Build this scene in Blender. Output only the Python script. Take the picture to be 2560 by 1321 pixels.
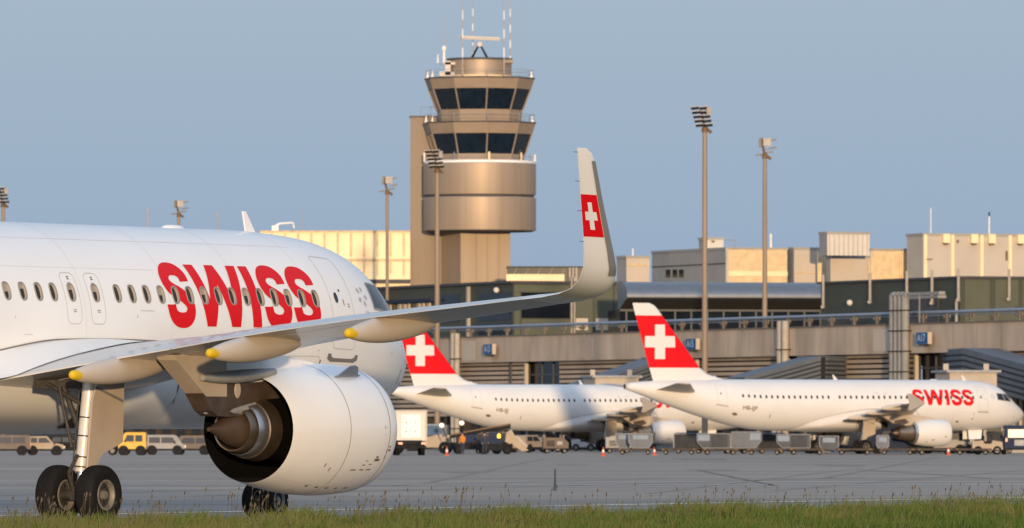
import bpy, bmesh, math, random
import numpy as np
from mathutils import Vector, Matrix

for _o in list(bpy.data.objects):
    bpy.data.objects.remove(_o)
SC = bpy.context.scene
COL = SC.collection
rnd = random.Random(7)
R = math.radians

# ------------------------------------------------------------------ camera
CAM_H = 1.82
FPX = 21333.0            # 300 mm lens on a 36 mm wide sensor, in pixels of the 2560 px photograph
HOR = 1079.0             # row of the horizon in the photograph
cam_d = bpy.data.cameras.new('camera')
cam_d.lens = 300
cam_d.sensor_width = 36
cam_d.shift_y = (HOR - 660.5) / 2560.0
cam_d.clip_start = 1.0
cam_d.clip_end = 30000
cam_d.dof.use_dof = True
cam_d.dof.focus_distance = 172
cam_d.dof.aperture_fstop = 6.3
cam = bpy.data.objects.new('camera', cam_d)
cam.location = (0, 0, CAM_H)
cam.rotation_euler = (R(90), 0, 0)
COL.objects.link(cam)
SC.camera = cam

# ------------------------------------------------------------------ sky and sun
SUN_EL, SUN_AZ = 3.7, 4.4      # degrees above the horizon, degrees to the right of straight behind the camera
wd = bpy.data.worlds.new('World')
SC.world = wd
wd.use_nodes = True
nt = wd.node_tree
bg = nt.nodes['Background']
sky = nt.nodes.new('ShaderNodeTexSky')
sky.sky_type = 'NISHITA'
sky.sun_disc = False
sky.sun_elevation = R(SUN_EL)
sky.sun_rotation = R(180 - SUN_AZ)
sky.dust_density = 1.0
sky.ozone_density = 1.5
tc = nt.nodes.new('ShaderNodeTexCoord')
ma = nt.nodes.new('ShaderNodeVectorMath')
ma.operation = 'MULTIPLY_ADD'
ma.inputs[1].default_value = (1, 1, .7)
ma.inputs[2].default_value = (0, 0, .3)
no = nt.nodes.new('ShaderNodeVectorMath')
no.operation = 'NORMALIZE'
tint = nt.nodes.new('ShaderNodeMix')
tint.data_type = 'RGBA'
tint.blend_type = 'MULTIPLY'
tint.inputs[0].default_value = 1
tint.inputs[7].default_value = (1.06, .89, 1.0, 1)
nt.links.new(tc.outputs['Generated'], ma.inputs[0])
nt.links.new(ma.outputs[0], no.inputs[0])
nt.links.new(no.outputs[0], sky.inputs[0])
nt.links.new(sky.outputs[0], tint.inputs[6])
veil = nt.nodes.new('ShaderNodeMix')          # thin high haze that evens out and brightens the sky dome
veil.data_type = 'RGBA'
veil.inputs[0].default_value = .6
vr = nt.nodes.new('ShaderNodeValToRGB')          # haze: blue low down, paler and greyer higher up
for _p, _c in ((0, (1.12, 1.53, 2.13)), (.02, (1.25, 1.64, 2.14)), (.05, (1.60, 1.97, 2.22)), (.35, (1.60, 2.0, 2.5)), (1, (1.60, 2.0, 2.5))):
    if _p in (0, 1):
        _e = vr.color_ramp.elements[0 if _p == 0 else len(vr.color_ramp.elements) - 1]
    else:
        _e = vr.color_ramp.elements.new(_p)
    _e.color = (*_c, 1)
nt.links.new(tint.outputs[2], veil.inputs[6])
sep = nt.nodes.new('ShaderNodeSeparateXYZ')
nt.links.new(sep.outputs['Z'], vr.inputs[0])
nt.links.new(vr.outputs[0], veil.inputs[7])
nt.links.new(tc.outputs['Generated'], sep.inputs[0])
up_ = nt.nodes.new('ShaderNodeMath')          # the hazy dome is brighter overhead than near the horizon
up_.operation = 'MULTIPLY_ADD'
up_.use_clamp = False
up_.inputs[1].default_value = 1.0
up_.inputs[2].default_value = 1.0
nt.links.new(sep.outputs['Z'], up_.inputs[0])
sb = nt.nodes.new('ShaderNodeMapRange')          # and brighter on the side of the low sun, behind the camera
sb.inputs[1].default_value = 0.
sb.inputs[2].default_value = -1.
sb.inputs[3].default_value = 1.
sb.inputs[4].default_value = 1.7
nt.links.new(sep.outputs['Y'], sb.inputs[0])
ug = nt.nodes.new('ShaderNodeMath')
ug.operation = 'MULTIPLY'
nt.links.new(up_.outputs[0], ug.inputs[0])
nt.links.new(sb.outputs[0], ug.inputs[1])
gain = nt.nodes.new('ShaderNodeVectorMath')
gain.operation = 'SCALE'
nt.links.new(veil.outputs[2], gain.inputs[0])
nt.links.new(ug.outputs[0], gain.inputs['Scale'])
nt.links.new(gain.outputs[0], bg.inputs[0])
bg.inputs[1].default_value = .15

sun_d = bpy.data.lights.new('sun', 'SUN')
sun_d.energy = 2.45
sun_d.angle = R(1.1)
sun_d.color = (1.0, .70, .40)
sun = bpy.data.objects.new('sun', sun_d)
_d = Vector((math.sin(R(SUN_AZ)) * math.cos(R(SUN_EL)), -math.cos(R(SUN_AZ)) * math.cos(R(SUN_EL)), math.sin(R(SUN_EL))))
sun.rotation_euler = _d.to_track_quat('Z', 'Y').to_euler()
sun.location = (30, -60, 60)
COL.objects.link(sun)

SC.view_settings.view_transform = 'Standard'
SC.view_settings.look = 'None'
SC.view_settings.exposure = .72
SC.view_settings.gamma = 1

# ------------------------------------------------------------------ materials
def mat(name, col, rough=.6, metal=0., var=.12, scale=1.5, bump=0., coat=0., spec=.5, stretch=(1, 1, 1), emit=0.):
    m = bpy.data.materials.new(name)
    m.use_nodes = True
    t = m.node_tree
    b = t.nodes['Principled BSDF']
    b.inputs['Roughness'].default_value = rough
    b.inputs['Metallic'].default_value = metal
    b.inputs['Coat Weight'].default_value = coat
    b.inputs['Specular IOR Level'].default_value = spec
    c = t.nodes.new('ShaderNodeTexCoord')
    mp = t.nodes.new('ShaderNodeMapping')
    mp.inputs['Scale'].default_value = stretch
    n = t.nodes.new('ShaderNodeTexNoise')
    n.inputs['Scale'].default_value = scale
    n.inputs['Detail'].default_value = 5
    t.links.new(c.outputs['Object'], mp.inputs[0])
    t.links.new(mp.outputs[0], n.inputs['Vector'])
    r = t.nodes.new('ShaderNodeValToRGB')
    r.color_ramp.elements[0].position = .3
    r.color_ramp.elements[1].position = .7
    lo = [max(0, x * (1 - var)) for x in col]
    hi = [min(1, x * (1 + var)) for x in col]
    r.color_ramp.elements[0].color = (*lo, 1)
    r.color_ramp.elements[1].color = (*hi, 1)
    t.links.new(n.outputs[0], r.inputs[0])
    t.links.new(r.outputs[0], b.inputs['Base Color'])
    if bump:
        bp = t.nodes.new('ShaderNodeBump')
        bp.inputs['Strength'].default_value = bump
        bp.inputs['Distance'].default_value = .02
        t.links.new(n.outputs[0], bp.inputs['Height'])
        t.links.new(bp.outputs[0], b.inputs['Normal'])
    if emit:
        b.inputs['Emission Color'].default_value = (*col, 1)
        b.inputs['Emission Strength'].default_value = emit
    return m

M = {}
M['white'] = mat('aircraft white paint', (.74, .745, .74), .32, var=.02, scale=.7, coat=.35)
M['white_far'] = mat('aircraft white paint toned down', (.64, .63, .61), .38, var=.03, scale=.5, coat=.2)  # white lowered so the sunlit parked jets do not clip
M['wing_grey'] = mat('wing grey paint', (.34, .30, .26), .35, var=.06, scale=1.2, coat=.2)
M['wing_edge'] = mat('bare metal edge', (.62, .63, .64), .28, .85, var=.05)
M['red'] = mat('livery red', (.60, .0008, .004), .5, var=.03, spec=.25)
M['red_fin'] = mat('livery red fin', (.70, .002, .006), .5, var=.03, spec=.25)
M['yellow'] = mat('yellow marker paint', (.58, .39, .01), .65, var=.04)
M['glass'] = mat('dark cabin glass', (.012, .014, .018), .12, var=.2)
M['reveal'] = mat('window reveal', (.30, .27, .235), .6, var=.05)
M['rim'] = mat('window rim', (.27, .26, .235), .5, .1, var=.05)
M['seam'] = mat('panel gap', (.16, .155, .15), .8, var=.1)
M['seam_light'] = mat('fine panel line', (.50, .49, .47), .7, var=.05)
M['mark'] = mat('brown placard', (.16, .10, .06), .6, var=.2)
M['greymark'] = mat('grey decal', (.38, .39, .41), .5, var=.05)
M['black'] = mat('black cavity', (.008, .008, .009), .8, var=.2)
M['tyre'] = mat('tyre rubber', (.009, .009, .0095), .85, var=.25, scale=6, bump=.1, spec=.2)
M['hub'] = mat('wheel hub metal', (.20, .185, .16), .55, .3, var=.2, scale=8)
M['slab'] = mat('tower slab concrete', (.25, .20, .155), .8, var=.1, scale=.5, stretch=(2, 2, .1))
M['post_brown'] = mat('rail post', (.16, .13, .10), .7, var=.2)
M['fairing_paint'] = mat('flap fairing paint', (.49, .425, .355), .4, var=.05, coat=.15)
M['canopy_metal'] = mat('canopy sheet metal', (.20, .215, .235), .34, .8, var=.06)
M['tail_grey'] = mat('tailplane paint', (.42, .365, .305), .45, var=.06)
M['slat_grey'] = mat('winglet nose metal', (.30, .30, .30), .4, .4, var=.05)
M['uld_dark'] = mat('worn dark container sheet', (.055, .062, .075), .7, 0, var=.25, scale=1.5)
M['lap'] = mat('skin lap joint', (.58, .58, .575), .5, var=.05)
M['dull_tan'] = mat('dull tan paint', (.13, .10, .08), .7, var=.15)  # dulled body colour in place of heat shimmer over the left vans
M['tarp'] = mat('dark cart curtain', (.035, .038, .045), .85, var=.3)
M['brake'] = mat('brake stack', (.05, .045, .04), .6, .3, var=.3, scale=9)
M['strut'] = mat('gear leg paint', (.62, .60, .56), .35, .1, var=.08, scale=4)
M['oleo'] = mat('chrome oleo', (.75, .75, .75), .12, 1., var=.03)
M['nacelle'] = mat('nacelle white paint', (.73, .725, .71), .26, var=.025, scale=.9, coat=.5)
M['core_metal'] = mat('heat tinted core metal', (.30, .23, .17), .34, .9, var=.2, scale=3)
M['cone_metal'] = mat('exhaust cone metal', (.095, .065, .045), .6, .5, var=.18, scale=4)
M['duct'] = mat('fan duct liner', (.004, .0038, .0036), .9, var=.3, scale=4, spec=.1)
M['pylon_dark'] = mat('sooty pylon metal', (.115, .085, .065), .45, .5, var=.3, scale=3)
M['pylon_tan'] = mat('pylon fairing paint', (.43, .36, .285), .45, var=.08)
M['bay'] = mat('wheel bay', (.05, .045, .04), .8, var=.4, scale=5)
M['greenprimer'] = mat('bay primer', (.20, .15, .10), .7, var=.3, scale=4)

M['apron'] = None
M['concrete'] = mat('board marked concrete', (.43, .338, .252), .85, var=.24, scale=.35, stretch=(1, 1, .35))
M['concrete_dark'] = mat('dark joint concrete', (.14, .125, .11), .9, var=.2, scale=.6)  # dark concrete tone of joints and parapet
M['rib'] = mat('ribbed cladding', (.43, .335, .25), .8, var=.12, scale=.3)
M['rib_gap'] = mat('cladding gap', (.035, .03, .026), .9, var=.3)
M['win_dark'] = mat('terminal glass', (.008, .011, .016), .12, var=.3, scale=.3, spec=.18)
M['win_frame'] = mat('window frame', (.075, .082, .09), .5, .4, var=.1)
M['olive'] = mat('olive panel sunlit tone', (.075, .080, .050), .55, var=.12, scale=.3)  # lightened olive: sun on the end walls is put into the colour
M['olive_dark'] = mat('dark olive panel', (.042, .046, .030), .55, var=.12, scale=.3)  # darker copy of the olive, as on the shaded long side
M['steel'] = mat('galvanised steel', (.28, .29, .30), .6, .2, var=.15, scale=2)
M['rail'] = mat('painted rail tube', (.26, .31, .38), .4, .4, var=.1)
M['pipe'] = mat('pipe cladding', (.24, .235, .22), .7, 0, var=.15, scale=.8)
M['pipe_tan'] = mat('drain pipe paint', (.36, .32, .27), .6, var=.12)
M['alu'] = mat('brushed aluminium', (.50, .50, .50), .30, .9, var=.06, stretch=(1, 1, .1))
M['tower_metal'] = mat('tower bronze metal', (.345, .27, .20), .56, .40, var=.08, scale=.5, stretch=(3, 3, .15))
M['tower_panel'] = mat('tower fascia panel', (.29, .222, .16), .65, .1, var=.08, scale=.6)
M['tower_shaft'] = mat('tower shaft cladding', (.34, .26, .18), .62, .15, var=.10, scale=.5, stretch=(2, 2, .1))
M['tower_glass'] = mat('tower glass', (.007, .014, .026), .06, var=.3)
M['cream'] = mat('cream sheet cladding', (.82, .66, .40), .6, var=.06, scale=.4)
M['cream_seam'] = mat('cladding seam', (.54, .41, .24), .7, var=.2)
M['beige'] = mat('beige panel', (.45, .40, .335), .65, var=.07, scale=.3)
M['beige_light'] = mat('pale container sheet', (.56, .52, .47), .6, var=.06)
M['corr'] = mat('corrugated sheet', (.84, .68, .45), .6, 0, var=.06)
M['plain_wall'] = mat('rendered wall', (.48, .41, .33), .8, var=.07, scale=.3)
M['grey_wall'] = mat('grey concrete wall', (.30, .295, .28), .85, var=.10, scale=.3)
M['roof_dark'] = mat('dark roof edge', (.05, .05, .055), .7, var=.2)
M['roof_felt'] = mat('roof felt', (.12, .12, .115), .9, var=.2, scale=.4)
M['sign_blue'] = mat('gate sign blue', (.012, .085, .24), .7, var=.05, spec=.1)
M['sign_white'] = mat('gate sign lettering', (.42, .50, .58), .7, var=.03, spec=.1)
M['sign_side'] = mat('gate sign casing', (.45, .38, .30), .5, var=.05)
M['mast'] = mat('lamp mast paint', (.26, .195, .14), .6, .1, var=.12, scale=1.2, stretch=(1, 1, .1))
M['lamp_body'] = mat('floodlight housing', (.38, .345, .31), .6, .1, var=.1)
M['lamp_dark'] = mat('floodlight louvre', (.08, .08, .085), .5, .3, var=.2)
M['antenna_w'] = mat('antenna white', (.75, .74, .72), .5, var=.04)
M['antenna_r'] = mat('antenna grey band', (.34, .33, .34), .5, var=.05)
M['bridge'] = mat('jet bridge corrugation', (.10, .117, .14), .6, .1, var=.12, scale=.5)
M['bridge_gap'] = mat('jet bridge groove', (.022, .025, .032), .7, var=.2)
M['bridge_tan'] = mat('jet bridge cab', (.40, .35, .29), .6, var=.1)
M['veh_white'] = mat('vehicle white', (.46, .45, .43), .45, var=.05, coat=.1)
M['veh_cream'] = mat('vehicle cream', (.30, .235, .165), .55, var=.08, coat=.1)
M['veh_silver'] = mat('vehicle silver', (.19, .19, .20), .5, .1, var=.06)
M['veh_yellow'] = mat('vehicle yellow', (.60, .34, .008), .5, var=.06, coat=.3)
M['veh_blue'] = mat('vehicle dark blue', (.02, .032, .065), .7, var=.1, spec=.15)
M['veh_glass'] = mat('vehicle glass', (.015, .02, .028), .25, var=.2)
M['cab_glass'] = mat('cab blue glass', (.05, .11, .19), .15, var=.2)
M['veh_dark'] = mat('chassis dark', (.018, .018, .020), .85, var=.3, scale=3, spec=.15)
M['rust'] = mat('worn orange brown frame', (.15, .09, .045), .7, .2, var=.3, scale=3)
M['dolly'] = mat('dolly frame', (.045, .036, .028), .8, 0, var=.35, scale=2)
M['dolly_deck'] = mat('dolly rollers', (.10, .085, .07), .75, .05, var=.4, scale=4)
M['uld'] = mat('container aluminium', (.105, .118, .14), .65, .05, var=.14, scale=1.5)
M['uld_curtain'] = mat('container curtain', (.035, .039, .046), .75, var=.2, scale=2)
M['uld_pale'] = mat('container pale panel', (.20, .25, .31), .7, 0, var=.1)
M['tail_red'] = mat('red lamp lens', (.65, .015, .02), .3, var=.05)
M['beacon'] = mat('amber beacon lit', (1., .62, .06), .3, var=.02, emit=1.2)
M['lamp_lit'] = mat('loader lamp reflector', (.85, .82, .76), .25, var=.02)
M['cone_orange'] = mat('cone orange', (.50, .075, .015), .6, var=.08)
M['cone_white'] = mat('cone white band', (.75, .73, .7), .6, var=.05)
M['skin'] = mat('skin', (.42, .25, .17), .6, var=.05)
M['vest'] = mat('work clothing navy', (.03, .035, .06), .8, var=.1)
M['vest_o'] = mat('work vest orange', (.62, .22, .03), .8, var=.1)

def shade_mat(name, a, b, scale, stretch, rough=.9, bump=.0, extra=None):
    m = bpy.data.materials.new(name)
    m.use_nodes = True
    t = m.node_tree
    p = t.nodes['Principled BSDF']
    p.inputs['Roughness'].default_value = rough
    p.inputs['Specular IOR Level'].default_value = .3
    c = t.nodes.new('ShaderNodeTexCoord')
    mp = t.nodes.new('ShaderNodeMapping')
    mp.inputs['Scale'].default_value = stretch
    n = t.nodes.new('ShaderNodeTexNoise')
    n.inputs['Scale'].default_value = scale
    n.inputs['Detail'].default_value = 8
    n.inputs['Roughness'].default_value = .62
    t.links.new(c.outputs['Object'], mp.inputs[0])
    t.links.new(mp.outputs[0], n.inputs['Vector'])
    r = t.nodes.new('ShaderNodeValToRGB')
    r.color_ramp.elements[0].position = .32
    r.color_ramp.elements[1].position = .68
    r.color_ramp.elements[0].color = (*a, 1)
    r.color_ramp.elements[1].color = (*b, 1)
    t.links.new(n.outputs[0], r.inputs[0])
    n2 = t.nodes.new('ShaderNodeTexNoise')
    n2.inputs['Scale'].default_value = 9.
    n2.inputs['Detail'].default_value = 4
    t.links.new(c.outputs['Object'], n2.inputs['Vector'])
    mx = t.nodes.new('ShaderNodeMix')
    mx.data_type = 'RGBA'
    mx.blend_type = 'OVERLAY'
    mx.inputs[0].default_value = .35
    t.links.new(r.outputs[0], mx.inputs[6])
    t.links.new(n2.outputs[1], mx.inputs[7])
    n3 = t.nodes.new('ShaderNodeTexNoise')          # long streaks of dirt and rubber along the taxi direction
    n3.inputs['Scale'].default_value = .9
    n3.inputs['Detail'].default_value = 6
    mp3 = t.nodes.new('ShaderNodeMapping')
    mp3.inputs['Scale'].default_value = (.035, .5, 1)
    t.links.new(c.outputs['Object'], mp3.inputs[0])
    t.links.new(mp3.outputs[0], n3.inputs['Vector'])
    m3 = t.nodes.new('ShaderNodeMapRange')
    m3.inputs[1].default_value = .42
    m3.inputs[2].default_value = .60
    m3.inputs[3].default_value = .70
    m3.inputs[4].default_value = 1.10
    t.links.new(n3.outputs[0], m3.inputs[0])
    mv = t.nodes.new('ShaderNodeVectorMath')
    mv.operation = 'SCALE'
    hs = t.nodes.new('ShaderNodeHueSaturation')
    hs.inputs['Saturation'].default_value = .75
    t.links.new(mx.outputs[2], mv.inputs[0])
    t.links.new(m3.outputs[0], mv.inputs['Scale'])
    t.links.new(mv.outputs[0], hs.inputs['Color'])
    t.links.new(hs.outputs[0], p.inputs['Base Color'])
    return m
M['apron'] = shade_mat('apron concrete', (.27, .20, .142), (.40, .305, .22), .05, (.22, 1, 1))
M['taxiway'] = shade_mat('taxiway asphalt', (.185, .155, .13), (.285, .245, .21), .06, (.2, 1, 1))
M['line_white'] = shade_mat('worn white line', (.42, .41, .39), (.60, .58, .55), .5, (1, 1, 1))
M['line_yellow'] = shade_mat('worn yellow line', (.62, .50, .30), (.80, .66, .42), .5, (1, 1, 1))
M['joint'] = shade_mat('joint sealant', (.045, .045, .045), (.08, .078, .075), .5, (1, 1, 1))
M['joint_soft'] = shade_mat('worn joint sealant', (.13, .115, .10), (.2, .17, .15), .5, (1, 1, 1))
M['rubber'] = shade_mat('tyre mark on paving', (.215, .162, .118), (.33, .25, .182), .6, (1, 1, 1))
M['soil'] = shade_mat('verge soil', (.06, .055, .03), (.11, .10, .05), .8, (1, 1, 1))

# ------------------------------------------------------------------ mesh helpers
class MB:
    def __init__(s):
        s.v, s.f, s.m, s.sm = [], [], [], []
    def add(s, vs, fs, mi=0, smooth=False):
        o = len(s.v)
        s.v += [tuple(map(float, p)) for p in vs]
        for f in fs:
            s.f.append([o + i for i in f])
            s.m.append(mi)
            s.sm.append(smooth)
        return s
    def obox(s, c, a, b, d, mi=0):
        """box: centre c and three half-edge vectors"""
        c, a, b, d = map(Vector, (c, a, b, d))
        if a.cross(b).dot(d) < 0:
            a = -a
        vs = [c + a * i + b * j + d * k for k in (-1, 1) for j in (-1, 1) for i in (-1, 1)]
        return s.add(vs, [(0, 2, 3, 1), (4, 5, 7, 6), (0, 1, 5, 4), (2, 6, 7, 3), (0, 4, 6, 2), (1, 3, 7, 5)], mi)
    def box(s, x0, x1, y0, y1, z0, z1, mi=0):
        return s.obox(((x0 + x1) / 2, (y0 + y1) / 2, (z0 + z1) / 2), ((x1 - x0) / 2, 0, 0), (0, (y1 - y0) / 2, 0), (0, 0, (z1 - z0) / 2), mi)
    def rings(s, rings, mi=0, smooth=True, cap0=False, cap1=False, closed=True):
        n = len(rings[0])
        vs = [p for r in rings for p in r]
        fs = []
        for i in range(len(rings) - 1):
            for j in range(n if closed else n - 1):
                k = (j + 1) % n
                fs.append((i * n + j, i * n + k, (i + 1) * n + k, (i + 1) * n + j))
        s.add(vs, fs, mi, smooth)
        if cap0:
            s.add(rings[0], [tuple(range(n))[::-1]], mi, False)
        if cap1:
            s.add(rings[-1], [tuple(range(n))], mi, False)
        return s
    def tube(s, p0, p1, r0, r1=None, n=12, mi=0, caps=True):
        p0, p1 = Vector(p0), Vector(p1)
        r1 = r0 if r1 is None else r1
        d = (p1 - p0).normalized()
        u = d.orthogonal().normalized()
        w = d.cross(u)
        rg = [[p + (u * math.cos(2 * math.pi * k / n) + w * math.sin(2 * math.pi * k / n)) * r for k in range(n)] for p, r in ((p0, r0), (p1, r1))]
        return s.rings(rg, mi, True, caps, caps)
    def lathe(s, prof, c, ax, n=32, mi=0, up=(0, 0, 1)):
        """prof: list of (distance along ax, radius)"""
        c, ax = Vector(c), Vector(ax).normalized()
        u = Vector(up) - ax * Vector(up).dot(ax)
        u.normalize()
        w = ax.cross(u)
        rg = [[c + ax * d + (u * math.cos(2 * math.pi * k / n) + w * math.sin(2 * math.pi * k / n)) * max(r, 1e-4) for k in range(n)] for d, r in prof]
        return s.rings(rg, mi, True)
    def prism(s, pts, off, mi=0):
        """pts: flat 3-D polygon, extruded by vector off"""
        off = Vector(off)
        a = [Vector(p) for p in pts]
        b = [p + off for p in a]
        n = len(a)
        s.add(a + b, [tuple(range(n))[::-1], tuple(range(n, 2 * n))] + [(i, (i + 1) % n, n + (i + 1) % n, n + i) for i in range(n)], mi)
        return s
    def build(s, name, mats, parent=None, sharp=40, loc=None, link=True):
        me = bpy.data.meshes.new(name)
        me.from_pydata(s.v, [], s.f)
        if not isinstance(mats, (list, tuple)):
            mats = [mats]
        for m in mats:
            me.materials.append(m)
        me.polygons.foreach_set('material_index', s.m)
        me.polygons.foreach_set('use_smooth', s.sm)
        me.update()
        bm = bmesh.new()
        bm.from_mesh(me)
        bmesh.ops.remove_doubles(bm, verts=bm.verts, dist=1e-5)
        bmesh.ops.recalc_face_normals(bm, faces=bm.faces) if s.recalc else None
        bm.to_mesh(me)
        bm.free()
        if any(s.sm):
            me.set_sharp_from_angle(angle=R(sharp))
        o = bpy.data.objects.new(name, me)
        COL.objects.link(o)
        if parent:
            o.parent = parent
        if loc:
            o.location = loc
        return o
    recalc = True

def tag(o, label, cat, group=None, kind=None):
    if label:
        o['label'] = label
    if cat:
        o['category'] = cat
    if group:
        o['group'] = group
    if kind:
        o['kind'] = kind
    return o

def empty(name, loc=(0, 0, 0), rz=0., label=None, cat=None, group=None):
    o = bpy.data.objects.new(name, None)
    o.location = loc
    o.rotation_euler = (0, 0, rz)
    o.empty_display_size = .5
    COL.objects.link(o)
    return tag(o, label, cat, group)

def copy_tree(o, parent=None):
    c = o.copy()
    COL.objects.link(c)
    if parent:
        c.parent = parent
    for ch in list(o.children):
        copy_tree(ch, c)
    return c

def at(px, py, d):
    """point at depth d seen at pixel (px, py) of the 2560 px wide photograph"""
    return Vector(((px - 1280) * d / FPX, d, CAM_H - (py - HOR) * d / FPX))

def gx(px, d):
    return (px - 1280) * d / FPX

def gz(py, d):
    return CAM_H - (py - HOR) * d / FPX

def text_mesh(txt, size):
    cu = bpy.data.curves.new('lettering', 'FONT')
    cu.body = txt
    cu.size = size
    cu.align_x = 'CENTER'
    cu.align_y = 'CENTER'
    cu.offset = size * .018
    o = bpy.data.objects.new('lettering', cu)
    COL.objects.link(o)
    bpy.context.view_layer.update()
    me = bpy.data.meshes.new_from_object(o.evaluated_get(bpy.context.evaluated_depsgraph_get()))
    vs = [tuple(v.co) for v in me.vertices]
    fs = [tuple(p.vertices) for p in me.polygons]
    bpy.data.objects.remove(o)
    bpy.data.curves.remove(cu)
    bpy.data.meshes.remove(me)
    return vs, fs

# ------------------------------------------------------------------ setting
def struct(name, mb, m, **k):
    o = mb.build(name, m, **k)
    o['kind'] = 'structure'
    return o
TW_EDGE = 227.0     # where the darker taxiway asphalt meets the apron concrete
g = MB()
g.add([(-3000, -200, -.012), (3000, -200, -.012), (3000, 9000, -.012), (-3000, 9000, -.012)], [(0, 1, 2, 3)])
struct('ground', g, M['soil'])
g = MB()
g.add([(-1500, TW_EDGE, -.004), (1500, TW_EDGE, -.004), (1500, 3000, -.004), (-1500, 3000, -.004)], [(0, 1, 2, 3)])
struct('apron', g, M['apron'])
def edge_d(x):      # where the grass verge ends, right of the taxiway
    return 157 + (x + 9.5) * 1.5
g = MB()
g.add([(-60, edge_d(-60), -.004), (29, edge_d(29), -.004), (29, TW_EDGE, -.004), (-60, TW_EDGE, -.004)], [(0, 1, 2, 3)])
struct('taxiway', g, M['taxiway'])
def strip(name, p0, p1, w, m, z=.003):
    p0, p1 = Vector((*p0, z)), Vector((*p1, z))
    d = (p1 - p0).normalized()
    n = Vector((-d.y, d.x, 0)) * w / 2
    return struct(name, MB().add([p0 - n, p1 - n, p1 + n, p0 + n], [(0, 1, 2, 3)]), m)
strip('edge_line', (-25, 155.5), (17, 241), .8, M['line_yellow'])
strip('apron_line', (-60, 293), (60, 290), 2.2, M['line_white'])
strip('apron_line', (-60, 520), (60, 524), .5, M['line_white'], .002)
strip('pavement_joint', (gx(1387, 262), 262), (gx(1388, 415), 415), .07, M['joint'])
strip('pavement_joint', (gx(1935, 288), 288), (gx(1745, 400), 400), .22, M['joint_soft'])
strip('pavement_joint', (gx(2480, 330), 330), (gx(2140, 410), 410), .16, M['joint_soft'])
for x0_, y0_, x1_, y1_, w_ in ((-16, 236, 6, 330, .5), (-9, 240, 14, 338, .5), (4, 250, 17, 420, .45), (8, 262, 24, 400, .6), (-3, 300, 2, 560, .7), (12, 330, 30, 600, .8)):
    strip('tyre_mark', (x0_, y0_), (x1_, y1_), w_ * .5, M['rubber'], .0008)
for x0_, y0_, rx_, ry_ in ((9.5, 402, 1.1, 9), (17.5, 455, 1.3, 12), (3.2, 470, .9, 9), (21, 300, .7, 6), (-2, 380, 1., 8), (12.4, 560, 1.6, 14)):
    struct('oil_stain', MB().add([(x0_ + rx_ * math.cos(k * .35) * (1 + .2 * math.sin(k * 1.7)), y0_ + ry_ * math.sin(k * .35) * (1 + .2 * math.cos(k * 2.3)), .0015) for k in range(18)], [tuple(range(18))]), M['rubber'])
for yy in (243, 262, 318, 348, 390, 440, 500, 570):
    strip('pavement_joint', (-80, yy + 1.5), (80, yy - 1.5), .10 + yy * .0002, M['joint_soft'], .0022)

# ------------------------------------------------------------------ aircraft
def pchip(xs, ys):
    xs = np.array(xs, float)
    ys = np.array(ys, float)
    h = np.diff(xs)
    d = np.diff(ys) / h
    m = np.zeros_like(xs)
    for k in range(1, len(xs) - 1):
        if d[k - 1] * d[k] > 0:
            w1 = 2 * h[k] + h[k - 1]
            w2 = h[k] + 2 * h[k - 1]
            m[k] = (w1 + w2) / (w1 / d[k - 1] + w2 / d[k])
    m[0], m[-1] = d[0], d[-1]
    def f(x):
        x = min(max(x, xs[0]), xs[-1])
        i = min(max(int(np.searchsorted(xs, x)) - 1, 0), len(h) - 1)
        t = (x - xs[i]) / h[i]
        return float((2 * t**3 - 3 * t * t + 1) * ys[i] + (t**3 - 2 * t * t + t) * h[i] * m[i] + (-2 * t**3 + 3 * t * t) * ys[i + 1] + (t**3 - t * t) * h[i] * m[i + 1])
    return f

# fuselage stations: distance from the nose, crown height, keel height, half width, height of the widest point
FUS = [(0, 3.20, 3.20, 0.0, 3.2), (.08, 3.42, 2.98, .23, 3.2), (.25, 3.61, 2.79, .43, 3.22), (.5, 3.82, 2.62, .63, 3.25), (.9, 4.12, 2.44, .89, 3.32), (1.4, 4.52, 2.28, 1.16, 3.42),
       (1.9, 4.98, 2.17, 1.38, 3.53), (2.4, 5.34, 2.08, 1.55, 3.63), (2.9, 5.58, 2.02, 1.69, 3.72), (3.5, 5.76, 1.96, 1.80, 3.81), (4.2, 5.88, 1.92, 1.88, 3.88), (5.2, 5.96, 1.89, 1.95, 3.93),
       (6.2, 6.0, 1.87, 1.975, 3.95), (7.2, 6.01, 1.87, 1.975, 3.95), (23.5, 6.01, 1.87, 1.975, 3.95), (25.5, 6.01, 1.95, 1.965, 3.98), (27.5, 6.01, 2.22, 1.88, 4.08), (29.5, 6.0, 2.68, 1.68, 4.30),
       (31.5, 5.97, 3.24, 1.40, 4.58), (33.5, 5.92, 3.86, 1.07, 4.86), (35.5, 5.84, 4.52, .70, 5.16), (37.0, 5.72, 5.02, .38, 5.37), (37.57, 5.62, 5.2, .22, 5.41)]
_ft, _fb, _fw, _fc = [pchip([r[0] for r in FUS], [r[k] for r in FUS]) for k in (1, 2, 3, 4)]
def A(S, Y, Z):
    """station aft of the nose, distance to the right, height -> local coordinates"""
    return Vector((-S, -Y, Z))
def fus0(S, ph):
    t, b, w, c = _ft(S), _fb(S), _fw(S), _fc(S)
    cz = math.cos(ph)
    return A(S, w * math.sin(ph), c + ((t - c) if cz > 0 else (c - b)) * cz)
def fus(S, deg, off=0.):
    """point on the skin at station S, deg from the crown towards the right side"""
    ph = R(deg)
    p = fus0(S, ph)
    if off:
        du = fus0(min(S + .01, 37.57), ph) - fus0(max(S - .01, .01), ph)
        dv = fus0(S, ph + .005) - fus0(S, ph - .005)
        n = dv.cross(du)
        n.normalize()
        if n.dot(p - A(S, 0, _fc(S))) < 0:
            n = -n
        p = p + n * off
    return p

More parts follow.
